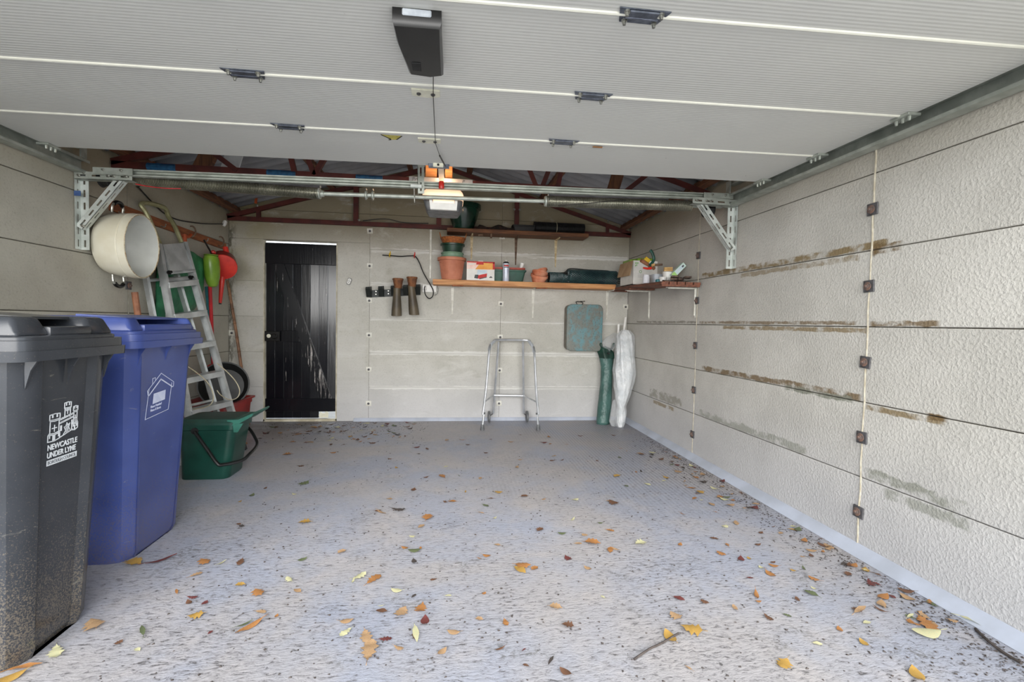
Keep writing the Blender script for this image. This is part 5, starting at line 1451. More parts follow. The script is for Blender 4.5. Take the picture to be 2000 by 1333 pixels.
# ================================================================== LEFT SIDE
def left_wall():
    xw = XL + .002
    # hook board
    y0, y1 = 3.60, 5.27
    t = thing('hook_board', 'orange brown timber rail with hooks on the left wall', 'rail', (xw, (y0 + y1) / 2, 1.80))
    mb = MB(); mb.prism([(y0, 1.795), (y1, 1.775), (y1, 1.835), (y0, 1.86)], (xw, 0, 0), (0, 1, 0), (0, 0, 1), (.022, 0, 0)); obj('board', mb, 'hookboard', t, smooth=0)
    for y in (4.56, 5.09):
        mb = MB(); mb.tube([(xw + .022, y, 1.79), (xw + .05, y, 1.785), (xw + .075, y + .0, 1.81), (xw + .075, y, 1.85), (xw + .055, y, 1.875), (xw + .035, y - .0, 1.875)], .0065, 6, smooth=4); obj('hook', mb, 'rustybracket', t)
    for y in (3.66, 4.15, 4.82):
        mb = MB(); mb.tube([(xw + .02, y, 1.80), (xw + .05, y, 1.79), (xw + .06, y, 1.815)], .0045, 6, smooth=3); obj('hook', mb, 'bolt', t)
    # enamel pot
    yc, zc = 3.57, 1.565
    t = thing('enamel_pot', 'large cream enamel pot hung on the left wall, mouth facing the room', 'pot', (xw + .1, yc, zc))
    ax = Vector((1, .06, -.03))
    mb = MB(); mb.lathe([(.0, .0), (.168, .0), (.186, .008), (.200, .04), (.210, .10), (.214, .155), (.209, .162)], (xw + .012, yc, zc), ax, 44, cap0=False, cap1=False); obj('body', mb, 'enamel', t)
    mb = MB(); mb.lathe([(.209, .160), (.216, .165), (.214, .205), (.209, .208), (.204, .203)], (xw + .012, yc, zc), ax, 44, False, False); obj('collar', mb, 'enamel', t)
    mb = MB(); mb.lathe([(.205, .204), (.200, .16), (.195, .06), (.17, .02), (.0, .015)], (xw + .012, yc, zc), ax, 44, False, False); obj('inside', mb, 'enamelin', t)
    q = Vector((0, 0, 1)).rotation_difference(ax.normalized())
    mb = MB(); mb.tube([Vector((xw + .012, yc, zc)) + q @ Vector((.2085 * math.cos(a * PI / 22), .2085 * math.sin(a * PI / 22), .207 + .0015 * math.sin(a * 2.3))) for a in range(45)], .003, 5); obj('chipped_rim', mb, 'chip', t, label='chipped brown edge of the rim')
    for sg in (-1, 1):
        cz = zc + sg * .205
        pts = [(xw + .07, yc - .05, cz), (xw + .075, yc - .05, cz + sg * .045), (xw + .08, yc - .02, cz + sg * .07), (xw + .08, yc + .02, cz + sg * .07), (xw + .075, yc + .05, cz + sg * .045), (xw + .07, yc + .05, cz)]
        mb = MB(); mb.tube(pts, .008, 8, smooth=5); h = obj('handle', mb, 'bolt', t)
        mb = MB(); mb.tube([(xw + .078, yc - .042, cz + sg * .055), (xw + .08, yc - .02, cz + sg * .071), (xw + .08, yc + .02, cz + sg * .071), (xw + .078, yc + .042, cz + sg * .055)], .013, 8, smooth=5); obj('grip', mb, 'black', h)
    # T handle tool behind the ladder
    yk = 4.43
    t = thing('garden_fork', 'orange handled garden tool hanging behind the step ladder', 'garden tool', (xw + .06, yk, .9))
    mb = MB(); mb.tube([(xw + .05, yk - .01, 1.785), (xw + .048, yk - .0, 1.72), (xw + .03, yk, 1.62)], .024, 10); obj('shaft', mb, 'orangeplastic', t)
    mb = MB(); mb.tube([(xw + .05, yk - .11, 1.80), (xw + .05, yk - .07, 1.775), (xw + .05, yk, 1.768), (xw + .05, yk + .07, 1.775), (xw + .05, yk + .11, 1.80)], .013, 8, smooth=4); obj('t_grip', mb, 'orangeplastic', t)
    # green sack
    mb = MB()
    pl = [(4.05, 1.60), (4.30, 1.66), (4.55, 1.645), (4.72, 1.61), (4.73, 1.50), (4.72, 1.34), (4.55, 1.15), (4.32, 1.07), (4.02, 1.06)]
    cen = Vector((4.4, 1.38))
    rings = []
    for xo, k in ((.050, 1.0), (.062, 1.02), (.082, .93), (.095, .70), (.10, .35)):
        ring = []
        for i in range(len(pl) * 4):
            a, b = Vector(pl[i // 4]), Vector(pl[(i // 4 + 1) % len(pl)])
            p = a.lerp(b, (i % 4) / 4); p = cen + (p - cen) * k
            ring.append((xw + xo + .012 * noise.noise(Vector((p.x * 9, p.y * 9, xo * 5))), p.x, p.y))
        rings.append(ring)
    mb.loft(rings); mb2 = obj('green_sack', mb, 'sack'); tag(mb2, 'green woven plastic sack hanging behind the step ladder', 'sack')
    # lime container
    yk = 4.74; zt = 1.655
    t = thing('watering_can', 'lime green plastic can hanging on end from the hook rail', 'can', (xw + .11, yk, 1.36))
    mb = MB()
    rings = []
    for zz, rr in ((zt, .040), (zt - .012, .066), (zt - .05, .078), (zt - .12, .080), (zt - .20, .073), (zt - .26, .056), (zt - .285, .038), (zt - .29, .02)):
        rings.append([(xw + .125 + rr * .8 * math.cos(a * PI / 14), yk + .10 * (zt - zz) - .01 + rr * math.sin(a * PI / 14), zz) for a in range(28)])
    mb.loft(rings); obj('body', mb, 'lime', t)
    mb = MB(); mb.lathe([(.058, 0), (.060, .006), (.044, .008), (.042, -.002)], (xw + .125, yk - .008, zt - .006), n=24); obj('base_ring', mb, 'lime', t)
    mb = MB(); mb.tube([(xw + .06, yk, 1.79), (xw + .075, yk + .015, 1.75), (xw + .10, yk + .02, 1.70), (xw + .12, yk + .015, 1.655)], .008, 6, smooth=4); obj('loop', mb, 'wireblack', t)
    mb = MB(); mb.lathe([(.02, 0), (.024, .015), (.012, .03)], (xw + .12, yk + .035, 1.672), (0, .3, 1), 10); obj('red_cap', mb, 'redplastic', t)
    # red can: round face to the room, spout down
    c = Vector((-2.132, 4.920, 1.567))
    face = Vector((c.x, 4.90, c.z)); ax = Vector((.36, -.84, -.42)).normalized()
    t = thing('watering_can', 'red plastic can with round face and long spout pointing down', 'can', (face.x, face.y, 1.3))
    r = 0.1184
    mb = MB(); mb.lathe([(r * .82, -.17), (r * .94, -.15), (r, -.02), (r * 1.0, -.006), (r * .93, 0), (r * .55, .008), (.0, .012)], face, ax, 36, True, False); obj('body', mb, 'crate', t)
    mb = MB(); mb.lathe([(r * .99, -.002), (r * 1.03, .004), (r * 1.0, .012), (r * .9, .014), (.0, .016)], face, ax, 36, True, False); obj('round_face', mb, 'redplastic', t)
    mb = MB(); mb.tube([(face.x, 5.0, face.z + .085), (face.x - .012, 5.0, face.z + .15), (face.x - .02, 5.0, face.z + .20)], .030, 12, r1=.022); obj('neck', mb, 'redplastic', t)
    s0, s1 = Vector((-2.155, 4.940, 1.467)), Vector((-2.187, 4.970, 1.230))
    mb = MB(); mb.tube([s0 + Vector((0, .02, .03)), s0, s0.lerp(s1, .5), s1], .030, 12, r1=.014); obj('spout', mb, 'redplastic', t)
    mb = MB(); mb.tube([s1 + Vector((0, 0, .004)), s1 + Vector((0, 0, -.014))], .012, 10); obj('spout_tip', mb, 'rubber', t)
    # broom handles
    def pole(nm, lab, pts, r, mat, cat): 
        mb = MB(); mb.tube(pts, r, 10); return tag(obj(nm, mb, mat), lab, cat)
    pole('broom_handle', 'teal broom handle leaning on the left wall below the lime can', [(-2.235, 4.809, 1.373), (-2.235, 5.02, .012)], .013, 'teal', 'handle')
    t = thing('red_hoe', 'red handled garden hoe leaning on the left wall', 'garden tool', (xw + .18, 4.9, .4))
    p0, p1 = Vector((-2.185, 4.767, 1.390)), Vector((-2.185, 4.820, 0.711))
    mb = MB(); mb.tube([p0, p1, p1 + (p1 - p0) * .12], .0155, 10); obj('handle', mb, 'redhandle', t)
    q = Vector((-2.185, 4.685, 0.592))
    mb = MB(); mb.tube([p1 + (p1 - p0) * .10, Vector((q.x + .02, q.y + .03, q.z + .05)), q, Vector((q.x - .02, q.y - .12, q.z - .01))], .022, 8, r1=.012, smooth=3); obj('head', mb, 'redhandle', t)
    # bamboo cane in the corner
    a, b = Vector((-2.263, 5.300, 1.469)), Vector((-2.043, 5.200, 0.164))
    b.z = max(b.z, .012)
    mb = MB(); pts = []
    n = 9
    for i in range(n + 1):
        u = i / n; p = a.lerp(b, u) + Vector((.012 * math.sin(u * 3.1), 0, 0))
        pts.append(p)
    mb.tube(pts, .013, 9, r1=.015)
    for p in pts[1:-1]: mb.lathe([(.013, -.007), (.0175, 0), (.013, .007)], p, b - a, 9)
    b2 = b + (b - a) * (b.z / max(.01, a.z - b.z)) * .96
    mb.tube([b, b2], .017, 9)
    tag(obj('bamboo_cane', mb, 'cane'), 'brown jointed cane leaning in the back left corner', 'cane')
    # worn wooden handle behind the bins
    a = Vector((-2.220, 3.758, 1.259)); 
    pole('spade_handle', 'worn wooden handle behind the blue wheeled bin', [(a.x, a.y, a.z), (a.x + .03, a.y + .01, a.z - .30), (a.x + .12, a.y + .02, .02)], .021, 'woodhandle', 'handle')

def ladder():
    t = thing('step_ladder', 'folded aluminium step ladder leaning on the left wall', 'ladder', (-1.7, 3.92, 0))
    R0, L0 = Vector((-1.69, 4.22, .0)), Vector((-1.84, 3.82, .0))
    R1, L1 = Vector((-2.120, 4.196, 1.682)), Vector((-2.165, 3.936, 1.624))
    nrm = (R1 - R0).cross(R0 - L0).normalized()
    if nrm.x < 0: nrm = -nrm
    def rail(a, b, nm, w_=.024, d_=.058, mat='alu', off=0):
        d = (b - a).normalized(); s = (R0 - L0).normalized(); s = (s - d * s.dot(d)).normalized(); n = d.cross(s)
        if n.x < 0: n = -n
        q = lambda p: [p + s * (w_ / 2) + n * (d_ / 2 + off), p - s * (w_ / 2) + n * (d_ / 2 + off), p - s * (w_ / 2) - n * (d_ / 2 - off), p + s * (w_ / 2) - n * (d_ / 2 - off)]
        mb = MB(); mb.loft([q(a), q(b)]); return obj(nm, mb, mat, t, smooth=0)
    rail(R0, R1, 'front_rail'); rail(L0, L1, 'front_rail')
    # rear frame folded behind
    back = Vector((-.085, .0, .01))
    sh = (R0 - L0).normalized() * .045
    rail(R0 + back * .9 - sh, R1 + back - sh + (R0 - R1) * .16, 'rear_rail', .022, .04); rail(L0 + back * .9 - sh, L1 + back - sh + (L0 - L1) * .16, 'rear_rail', .022, .04)
    n = 6
    for k in range(n):
        u = .10 + .145 * k
        a, b = L0.lerp(L1, u), R0.lerp(R1, u)
        s = (b - a); d = s.normalized()
        mb = MB(); rt_ = Matrix((d, Vector((0, 0, 1)).cross(d), Vector((0, 0, 1)))).transposed().to_4x4()
        mt = Matrix.Translation((a + b) / 2) @ rt_
        mb.box((0, 0, 0), (s.length, .085, .008)); mb.box((0, -.04, -.018), (s.length, .004, .04)); mb.box((0, .04, -.012), (s.length, .004, .03))
        mb.xform(mt); obj('tread', mb, 'alu', t, smooth=0)
        if k in (1, 3, 5):
            mb = MB(); a2, b2 = a + back - sh, b + back - sh
            mb.tube([a2, b2], .012, 8); obj('rear_rung', mb, 'alu', t)
    # folded platform
    a, b = L0.lerp(L1, .865), R0.lerp(R1, .865); a2, b2 = L0.lerp(L1, .995), R0.lerp(R1, .995)
    o = nrm * .01
    k = .13
    P = [a.lerp(b, k) + o, a.lerp(b, 1 - k) + o, a2.lerp(b2, 1 - k) + o, a2.lerp(b2, .06) + o]
    mb = MB(); mb.loft([P, [p + nrm * .022 for p in P]]); pf = obj('platform', mb, 'alu', t, smooth=0, label='folded grey white platform')
    mb = MB(); mb.tube([a.lerp(b, .08) + o * 3, a.lerp(b, 1.0) + o * 3], .012, 8); obj('hinge_bar', mb, 'alu', t)
    mb = MB(); mb.tube([a.lerp(b, .02) + Vector((0, 0, -.05)), a.lerp(b, .85) + Vector((0, 0, -.05)) ], .018, 10); obj('cross_tube', mb, 'alu', t)
    bolts(t, [a.lerp(b, .02) + nrm * .045, a.lerp(b, .86) + Vector((0, 0, -.05)) + nrm * .02], nrm, 'pivot', 'black', .016)
    mb = MB(); mb.prism([(0, 0), (.06, 0), (.0, .22)], b.lerp(b2, .02) + nrm * .012, -(b - a).normalized(), (b2 - b).normalized(), nrm * .004); obj('side_stay', mb, 'alu', t)
    # hand loop
    up_ = Vector((-.085, .0, .30))
    pL, pR = L1.lerp(R1, .08), L1.lerp(R1, .93)
    tl, tr = Vector((-2.235, 3.868, 1.920)), Vector((-2.220, 4.167, 1.933))
    mb = MB(); mb.tube([pL, pL.lerp(tl, .7), tl + Vector((0, .0, -.03)), tl + Vector((0, .04, 0)), tl.lerp(tr, .5) + Vector((0, 0, .008)), tr + Vector((0, -.03, .0)), tr + Vector((0, .01, -.05)), pR.lerp(tr, .5), pR], .017, 8, smooth=5); obj('hand_loop', mb, 'alu_old', t, label='tarnished hand loop above the platform')
    for f in (R0, L0):
        mb = MB(); mb.box(f + Vector((-.004, 0, .02)), (.07, .034, .05), Euler((0, -.28, 0)), bev=.004); obj('foot', mb, 'rubber', t)
    # restraint cords
    mb = MB(); mb.tube([(-1.901, 3.800, 0.735), (-1.806, 3.740, 0.693), (-1.732, 3.700, 0.647), (-1.683, 3.680, 0.591), (-1.666, 3.680, 0.529), (-1.692, 3.700, 0.471), (-1.759, 3.740, 0.438), (-1.857, 3.800, 0.416)], .0035, 6, smooth=6); obj('restraint_cord', mb, 'cord', t)
    mb = MB(); mb.tube([(-1.837, 4.120, 0.727), (-1.736, 4.060, 0.664), (-1.663, 4.030, 0.596), (-1.629, 4.020, 0.529), (-1.640, 4.020, 0.476), (-1.686, 4.040, 0.449), (-1.736, 4.060, 0.450), (-1.806, 4.100, 0.480), (-1.838, 4.120, 0.510)], .0035, 6, smooth=6); obj('restraint_cord', mb, 'cord', t)

def left_floor():
    # red crate
    x0, x1, y0, y1, h = -2.245, -1.845, 4.22, 4.86, .355
    xc, yc = (x0 + x1) / 2, (y0 + y1) / 2
    t = thing('recycling_crate', 'dark red plastic crate in the back left corner beside the black door', 'crate', (xc, yc, 0))
    mb = MB(); mb.loft([[(xc + q[0], yc + q[1], zz) for q in rrect((x1 - x0) * k, (y1 - y0) * k, .04, 4)] for zz, k in ((0, .86), (h - .05, .965), (h - .05, 1.0), (h - .012, 1.0), (h - .012, .965), (h - .03, .95), (.01, .83))]); obj('body', mb, 'crate', t)
    mb = MB(); mb.loft([[(xc + q[0], yc + q[1], zz) for q in rrect((x1 - x0) * k, (y1 - y0) * k2, .04, 4)] for zz, k, k2 in ((h - .014, 1.0, 1.0), (h - .010, 1.10, 1.06), (h + .004, 1.10, 1.06), (h + .004, .97, .97), (h - .02, .95, .96))], False, False); obj('rim', mb, 'crate', t)
    # black tub lying on its edge in the crate
    c = Vector((-2.005, 4.620, 0.490)); ax = Vector((.30, -.93, .22)).normalized()
    t = thing('rubber_tub', 'round black tub tipped on edge in the red crate', 'tub', (c.x - .02, 4.66, c.z - .2))
    r = 0.2000
    mb = MB(); mb.lathe([(r * .80, -.13), (r * .92, -.06), (r, .0), (r * 1.03, .0), (r * 1.03, .012), (r * .97, .012), (r * .9, -.05), (r * .76, -.118), (.0, -.118)], c, ax, 40, True, False); obj('shell', mb, 'tub', t)
    # white bucket behind the ladder foot
    cx, cy = -2.02, 4.02
    t = thing('white_bucket', 'scuffed white bucket behind the ladder and green caddy', 'bucket', (cx, cy, 0))
    mb = MB(); mb.lathe([(.115, 0), (.14, .24), (.15, .242), (.15, .262), (.138, .262), (.112, .008)], (cx, cy, 0), n=32); obj('shell', mb, 'bucket', t)
    mb = MB(); mb.tube([(cx + .15 * math.cos(a * PI / 10), cy - .15 * math.sin(a * PI / 10), .245 - .05 * math.sin(a * PI / 10)) for a in range(11)], .0035, 6); obj('bail', mb, 'wireblack', t)
    # green caddy
    y0, y1 = 3.44, 3.74; x0, x1 = -1.785, -1.425; h = .385
    t = thing('food_caddy', 'green lidded food caddy with black handle beside the blue wheeled bin', 'caddy', ((x0 + x1) / 2, (y0 + y1) / 2, 0))
    xc, yc = (x0 + x1) / 2, (y0 + y1) / 2
    mb = MB(); mb.loft([[(xc - .012 * (1 - k) + q[0] + (k - 1) * .18, yc + q[1], zz) for q in rrect((x1 - x0) * k, (y1 - y0) * k, .05, 5)] for zz, k in ((0, .84), (.012, .865), (.20, .93), (h - .05, .985), (h - .045, 1.02), (h - .01, 1.03))]); obj('body', mb, 'caddy', t)
    mb = MB(); mb.loft([[(xc + q[0], yc + q[1], zz) for q in rrect((x1 - x0) * k, (y1 - y0) * k, .05, 5)] for zz, k in ((h - .012, 1.05), (h + .004, 1.06), (h + .012, 1.0), (h + .026, .94), (h + .030, .80))]); obj('lid', mb, 'caddylid', t)
    mb = MB()
    q = [(x1 - .04, h - .022), (x1 + .02, h - .008), (x1 + .105, h + .045), (x1 + .118, h + .060), (x1 + .110, h + .066), (x1 + .02, h + .024), (x1 - .05, h + .022)]
    mb.prism(q, (0, yc - .15, 0), (1, 0, 0), (0, 0, 1), (0, .30, 0))
    obj('lid_lip', mb, 'caddylip', t, label='paler green lifting lip of the lid')
    mb = MB(); mb.prism([(x1 - .005, h - .06), (x1 + .02, h - .06), (x1 + .055, h + .0), (x1 - .01, h - .005)], (0, yc - .155, 0), (1, 0, 0), (0, 0, 1), (0, .012, 0)); obj('lip_gusset', mb, 'caddylip', t)
    yA = y0 - .006
    pts = [(x0 + .115, yA - .004, .335), (x0 + .19, yA - .006, .22), (x0 + .255, yA - .012, .125), (x0 + .285, yA - .0, .108), (x1 + .02, yA + .06, .118), (x1 + .055, yc - .05, .15), (x1 + .06, yc + .06, .18), (x1 + .035, y1 - .04, .22), (x1 - .06, y1 + .02, .30), (x0 + .13, y1 + .02, .335)]
    mb = MB(); mb.tube(pts, .011, 8, smooth=5); obj('handle', mb, 'black', t)
    mb = MB(); mb.lathe([(.022, 0), (.022, .014)], (x0 + .113, y0 + .004, .337), (0, -1, 0), 14); obj('pivot', mb, 'blackmatt', t)

def wheelie(name, lab, xf, yc, wd, dep, mat, taper, grp, sn=.27, sf=.27, af=.5, g=.016, H=1.07):
    """wheeled bin, front facing +x at x = xf (rim), centred on yc"""
    t = thing(name, lab, 'wheeled bin', (xf - dep / 2, yc, 0), grp)
    zr = H - .115   # underside of rim
    inset = .040
    def section(z, u):
        # u: 0 bottom .. 1 top
        fx = xf - inset - (1 - u) * .055
        bx = xf - dep + .045 + (1 - u) * .10
        hw = (wd / 2 - .028) * (taper + (1 - taper) * u)
        c = .075
        a = hw * af   # half width of the recessed centre panel, g deep
        pts = [(fx - c, -hw), (fx - c * .45, -hw + .012), (fx - .012, -hw + c * .5), (fx, -hw + c), (fx, -a - .012), (fx - g, -a + .012), (fx - g, a - .012), (fx, a + .012), (fx, hw - c), (fx - .012, hw - c * .5), (fx - c * .45, hw - .012), (fx - c, hw),
               (bx + c, hw), (bx + c * .3, hw - c * .3), (bx, hw - c), (bx, -hw + c), (bx + c * .3, -hw + c * .3), (bx + c, -hw)]
        return [(p[0], yc + p[1], z) for p in pts]
    mb = MB()
    zs_ = [0.012, .03, .10, .3, .5, .7, .86, zr - .01, zr + .02]
    rings = [section(z, z / zr) for z in zs_]
    rings[0] = [(p[0] + (-.012 if p[0] > xf - dep / 2 else .012), p[1] * .97 + yc * .03, .0) for p in rings[0]]
    mb.loft(rings)
    obj('body', mb, mat, t, smooth=28)
    # rim: two steps
    def rr(x0, x1, w_, r): 
        return [((x0 + x1) / 2 + q[0], yc + q[1]) for q in rrect(x1 - x0, w_, r, 4)]
    mb = MB()
    mb.loft([[(p[0], p[1], z) for p in rr(xf - dep + .02 + k, xf - k2, wd - 2 * k2, .05)] for z, k, k2 in ((zr, 0, .002), (zr + .030, 0, .0), (zr + .031, 0, .008), (zr + .060, 0, .008), (zr + .062, 0, .02))])
    obj('rim', mb, mat, t, smooth=30)
    # gussets
    for yy in (-.30, .0, .30):
        mb = MB(); mb.prism([(xf - inset - .012, zr - .085), (xf - inset - .012, zr + .002), (xf - .016, zr + .002), (xf - inset + .004, zr - .03)], (0, yc + yy * wd * 1.15 - .004, 0), (1, 0, 0), (0, 0, 1), (0, .006, 0)); obj('rim_gusset', mb, mat, t, smooth=0)
    # lid
    zl = zr + .060
    ld = MB()
    ld.loft([[(p[0], p[1], z) for p in rr(xf - dep + .01, xf - .022 - k, wd - .05 - 2 * k, .05)] for z, k in ((zl, .0), (zl + .010, .0), (zl + .014, .006))])
    hw = wd / 2 - .03
    sh0, sh1 = sn * wd, sf * wd
    ht = H + .020 - zl
    for s_ in (-1, 1):
        ya, yb = (yc - hw, yc - hw + sh0) if s_ < 0 else (yc + hw - sh1, yc + hw)
        m2 = bmesh.new()
        x1, x0 = xf - .040, xf - .30
        vs = [m2.verts.new(p) for p in ((x1, ya, zl + .01), (x1, yb, zl + .01), (x0, yb, zl + .01), (x0, ya, zl + .01), (x1 - .030, ya + .022, zl + ht - .004), (x1 - .030, yb - .01, zl + ht - .004), (x0, yb - .01, zl + ht), (x0, ya + .022, zl + ht))]
        for f in ((0, 1, 5, 4), (1, 2, 6, 5), (2, 3, 7, 6), (3, 0, 4, 7), (4, 5, 6, 7), (3, 2, 1, 0)): m2.faces.new([vs[i] for i in f])
        bmesh.ops.bevel(m2, geom=m2.edges[:], offset=.014, segments=3, affect='EDGES', profile=.5)
        ld.merge(m2)
    ya, yb = yc - hw + sh0 - .01, yc + hw - sh1 + .01
    ld.box((xf - .065, (ya + yb) / 2, zl + .024), (.055, yb - ya, .034), bev=.008, seg=2)
    # rear dome and top plate over the hand recess
    ld.loft([[(p[0], p[1], z) for p in rr(xf - dep + .02 + k, xf - .25, 2 * hw - k, .05)] for z, k in ((zl + .01, .0), (zl + ht * .6, .02), (zl + ht - .006, .05), (zl + ht, .09))])
    ld.loft([[(xf - .11, ya, zl + ht - .012), (xf - .11, yb, zl + ht - .012), (xf - .30, yb + .02, zl + ht - .004), (xf - .30, ya - .02, zl + ht - .004)], [(xf - .11, ya, zl + ht - .004), (xf - .11, yb, zl + ht - .004), (xf - .30, yb + .02, zl + ht + .008), (xf - .30, ya - .02, zl + ht + .008)]])
    obj('lid', ld, mat, t, smooth=35)
    # rear handle, axle and wheels
    mb = MB(); mb.tube([(xf - dep + .02, yc - hw * .8, zr + .05), (xf - dep - .0, yc - hw * .8, zr + .06), (xf - dep - .0, yc + hw * .8, zr + .06), (xf - dep + .02, yc + hw * .8, zr + .05)], .014, 8); obj('grab_handle', mb, mat, t)
    for s_ in (-1, 1):
        wc = (xf - dep + .10, yc + s_ * (wd / 2 - .035), .10)
        mb = MB(); mb.lathe([(.07, -.025), (.10, -.02), (.10, .02), (.07, .025)], wc, (0, 1, 0), 24); obj('wheel', mb, 'rubber', t)
    return t

def bins():
    g = 'wheeled bins along the left wall'
    # --- black
    xf, yc, wd, dep = -1.20, 1.775, .475, .56
    t = wheelie('wheeled_bin', 'charcoal black wheeled bin with white castle emblem, nearest the camera', xf, yc, wd, dep, 'binblack', .80, g)
    # emblem lies on the recessed centre panel of the front
    zr = 1.07 - .115
    def fx(z): return xf - .040 - (1 - z / zr) * .055 - .016
    z0 = .622
    tl = math.atan((fx(.8) - fx(.64)) / .16)
    o = Vector((fx(z0) + .0015, yc - .065, z0)); u = Vector((0, 1, 0)); v = Vector((math.sin(tl), 0, math.cos(tl)))
    S = .126 / 58.0   # emblem units: about 58 wide
    def rb(mb, pts, wd_=1.5, close=False): ribbon(mb, [(x * S, y * S * .86) for x, y in pts], o, u, v, wd_ * S, .0008, close)
    mb = MB(); B0 = 34
    def tower(x0, x1, yb, yt, yc0, foot=True):
        w_ = x1 - x0; cx = (x0 + x1) / 2
        rb(mb, [(x0 + 1.2, yb + (6 if foot else 0)), (x0 + 1.2, yc0)]); rb(mb, [(x1 - 1.2, yb + (6 if foot else 0)), (x1 - 1.2, yc0)])
        # crown with merlons
        h = yt - yc0
        rb(mb, [(x0, yc0 + 1), (x0, yt), (x0 + w_ * .5, yt + 1), (x1, yt), (x1, yc0 + 1)])
        rb(mb, [(x0, yc0 + 1), (x0 + 1.2, yc0 - 1), (cx, yc0 - 2), (x1 - 1.2, yc0 - 1), (x1, yc0 + 1)])
        rb(mb, [(x0, yc0 + 1.4), (cx, yc0 + .6), (x1, yc0 + 1.4)], 1.1)
        for f in (.28, .72): rb(mb, [(x0 + w_ * f, yt), (x0 + w_ * f, yt - h * .45)], 2.6 * w_ / 20)
        # cross
        cy = (yc0 + yb) / 2 + 3
        rb(mb, [(cx, cy - 5), (cx, cy + 6)], 1.3); rb(mb, [(cx - w_ * .22, cy + 1), (cx + w_ * .22, cy + 1)], 1.3)
        if foot:
            rb(mb, [(x0 - 2, yb), (x0 - 2, yb + 11), (x0 + .5, yb + 14)]); rb(mb, [(x1 + 1, yb + 2), (x1 + 1, yb + 11), (x1 - 1, yb + 14)])
            rb(mb, [(x0 - 2, yb), (cx, yb - 1), (x1 + 1, yb + 2)]); rb(mb, [(x0 - 1, yb + 11), (cx, yb + 10), (x1 + 1, yb + 12)]); rb(mb, [(x0, yb + 13.5), (cx, yb + 12.5), (x1, yb + 14.5)])
            rb(mb, [(cx - .5, yb + 1), (cx - .5, yb + 7)], w_ * .26)
    tower(2, 21, B0, B0 + 46, B0 + 36)
    tower(29, 42, B0 + 36, B0 + 62, B0 + 52, False)
    tower(47, 56, B0 + 10, B0 + 52, B0 + 44)
    # curtain wall
    rb(mb, [(21, B0 + 2), (47, B0 + 11)])
    pts = []
    for i in range(7):
        x = 21 + i * 4; y = B0 + 33 + i * .9
        pts += [(x, y), (x, y + 2.6), (x + 2, y + 3), (x + 2, y + .4)]
    rb(mb, pts, 1.1); rb(mb, [(21, B0 + 27), (47, B0 + 33)], 1.1); rb(mb, [(21, B0 + 29), (47, B0 + 35)], .9)
    rb(mb, [(24, B0 + 15), (24, B0 + 22)], 3.2); rb(mb, [(45, B0 + 22), (45, B0 + 28)], 2.2)
    for i in range(8): rb(mb, [(33.4 - .2 * i * .3, B0 + 7 + i * 2.1), (38.6 + .1 * i * .2, B0 + 8.2 + i * 2.1)], 1.0)
    rb(mb, [(29, B0 + 6), (33, B0 + 12), (30, B0 + 19), (34, B0 + 20), (35, B0 + 26), (37, B0 + 21), (41, B0 + 24), (39, B0 + 17), (42, B0 + 11)], 1.0)
    obj('castle_emblem', mb, 'print', t, label='white line drawing of a castle')
    def line(s, y, size, sx, off):
        return text_mb(s, o + v * (y * S * .86) + u * (0 * S) + Vector((.0005, 0, 0)), u, v, size, off, .0005, sx)
    mb = line('NEWCASTLE', 19, .0254, .86, .0006); obj('lettering', mb, 'print', t, smooth=0)
    mb = line('UNDER LYME', 5.5, .0254, .79, .0006); obj('lettering', mb, 'print', t, smooth=0)
    mb = MB(); mb.prism([(0, -6.8 * S), (58 * S, -6.8 * S), (58 * S, 1.6 * S), (0, 1.6 * S)], o, u, v, Vector((.0008, 0, 0))); obj('emblem_bar', mb, 'print', t, smooth=0)
    mb = text_mb('BOROUGH COUNCIL', o + v * (-5.0 * S) + u * (1.5 * S) + Vector((.0012, 0, 0)), u, v, .0155, -.0002, .0003, .78); obj('lettering', mb, 'binblack', t, smooth=0)
    # grass clippings caught on the lid
    mb = MB(); rr = random.Random(3)
    for i in range(60):
        p = Vector((xf - .12 + rr.uniform(-.03, .03), yc - .05 + rr.uniform(-.03, .03), 1.07 - .012 + rr.uniform(-.0, .0)))
        p.z = 1.018
        q = p + Vector((rr.uniform(-.02, .02), rr.uniform(-.02, .02), rr.uniform(.002, .014)))
        mb.tube([p, q], .001, 3)
    o_ = obj('grass_clippings', mb, 'leaf_green', kind='stuff'); tag(o_, 'dry grass clippings lying in the lid recess of the black bin', 'grass')
    # --- blue
    xf, yc, wd, dep = -1.30, 2.507, .59, .72
    t = wheelie('wheeled_bin', 'blue wheeled bin with white house outline, behind the black bin', xf, yc, wd, dep, 'binblue', .80, g, .17, .09, .68, .004)
    z0 = .63
    o = Vector((fx_b(xf, z0) + .0018, yc - .130, z0)); tl = math.atan((fx_b(xf, .83) - fx_b(xf, .63)) / .2)
    v = Vector((math.sin(tl), 0, math.cos(tl)))
    mb = MB()
    S = .001
    rb2 = lambda pts, w_, cl=False: ribbon(mb, [(x * S * 1.14, y * S) for x, y in pts], o, u, v, w_ * S, .0008, cl)
    rb2([(8, 135), (-8, -4), (150, 12), (166, 140)], 2.6)
    rb2([(-2, 126), (84, 196), (180, 142), (180, 122), (176, 118)], 3.0)
    rb2([(-2, 126), (2, 108), (10, 104), (84, 168), (170, 120)], 6)
    rb2([(28, 152), (28, 178), (46, 180), (46, 166)], 2.6)
    obj('house_outline', mb, 'print2', t, label='white outline of a house')
    mb = MB(); mb.prism([(x * S * 1.14, y * S) for x, y in ((36, 58), (120, 66), (122, 112), (40, 106))], o, u, v, Vector((.0009, 0, 0))); obj('house_panel', mb, 'print2', t, smooth=0)
    vt = Vector((math.sin(tl), 0, math.cos(tl)))
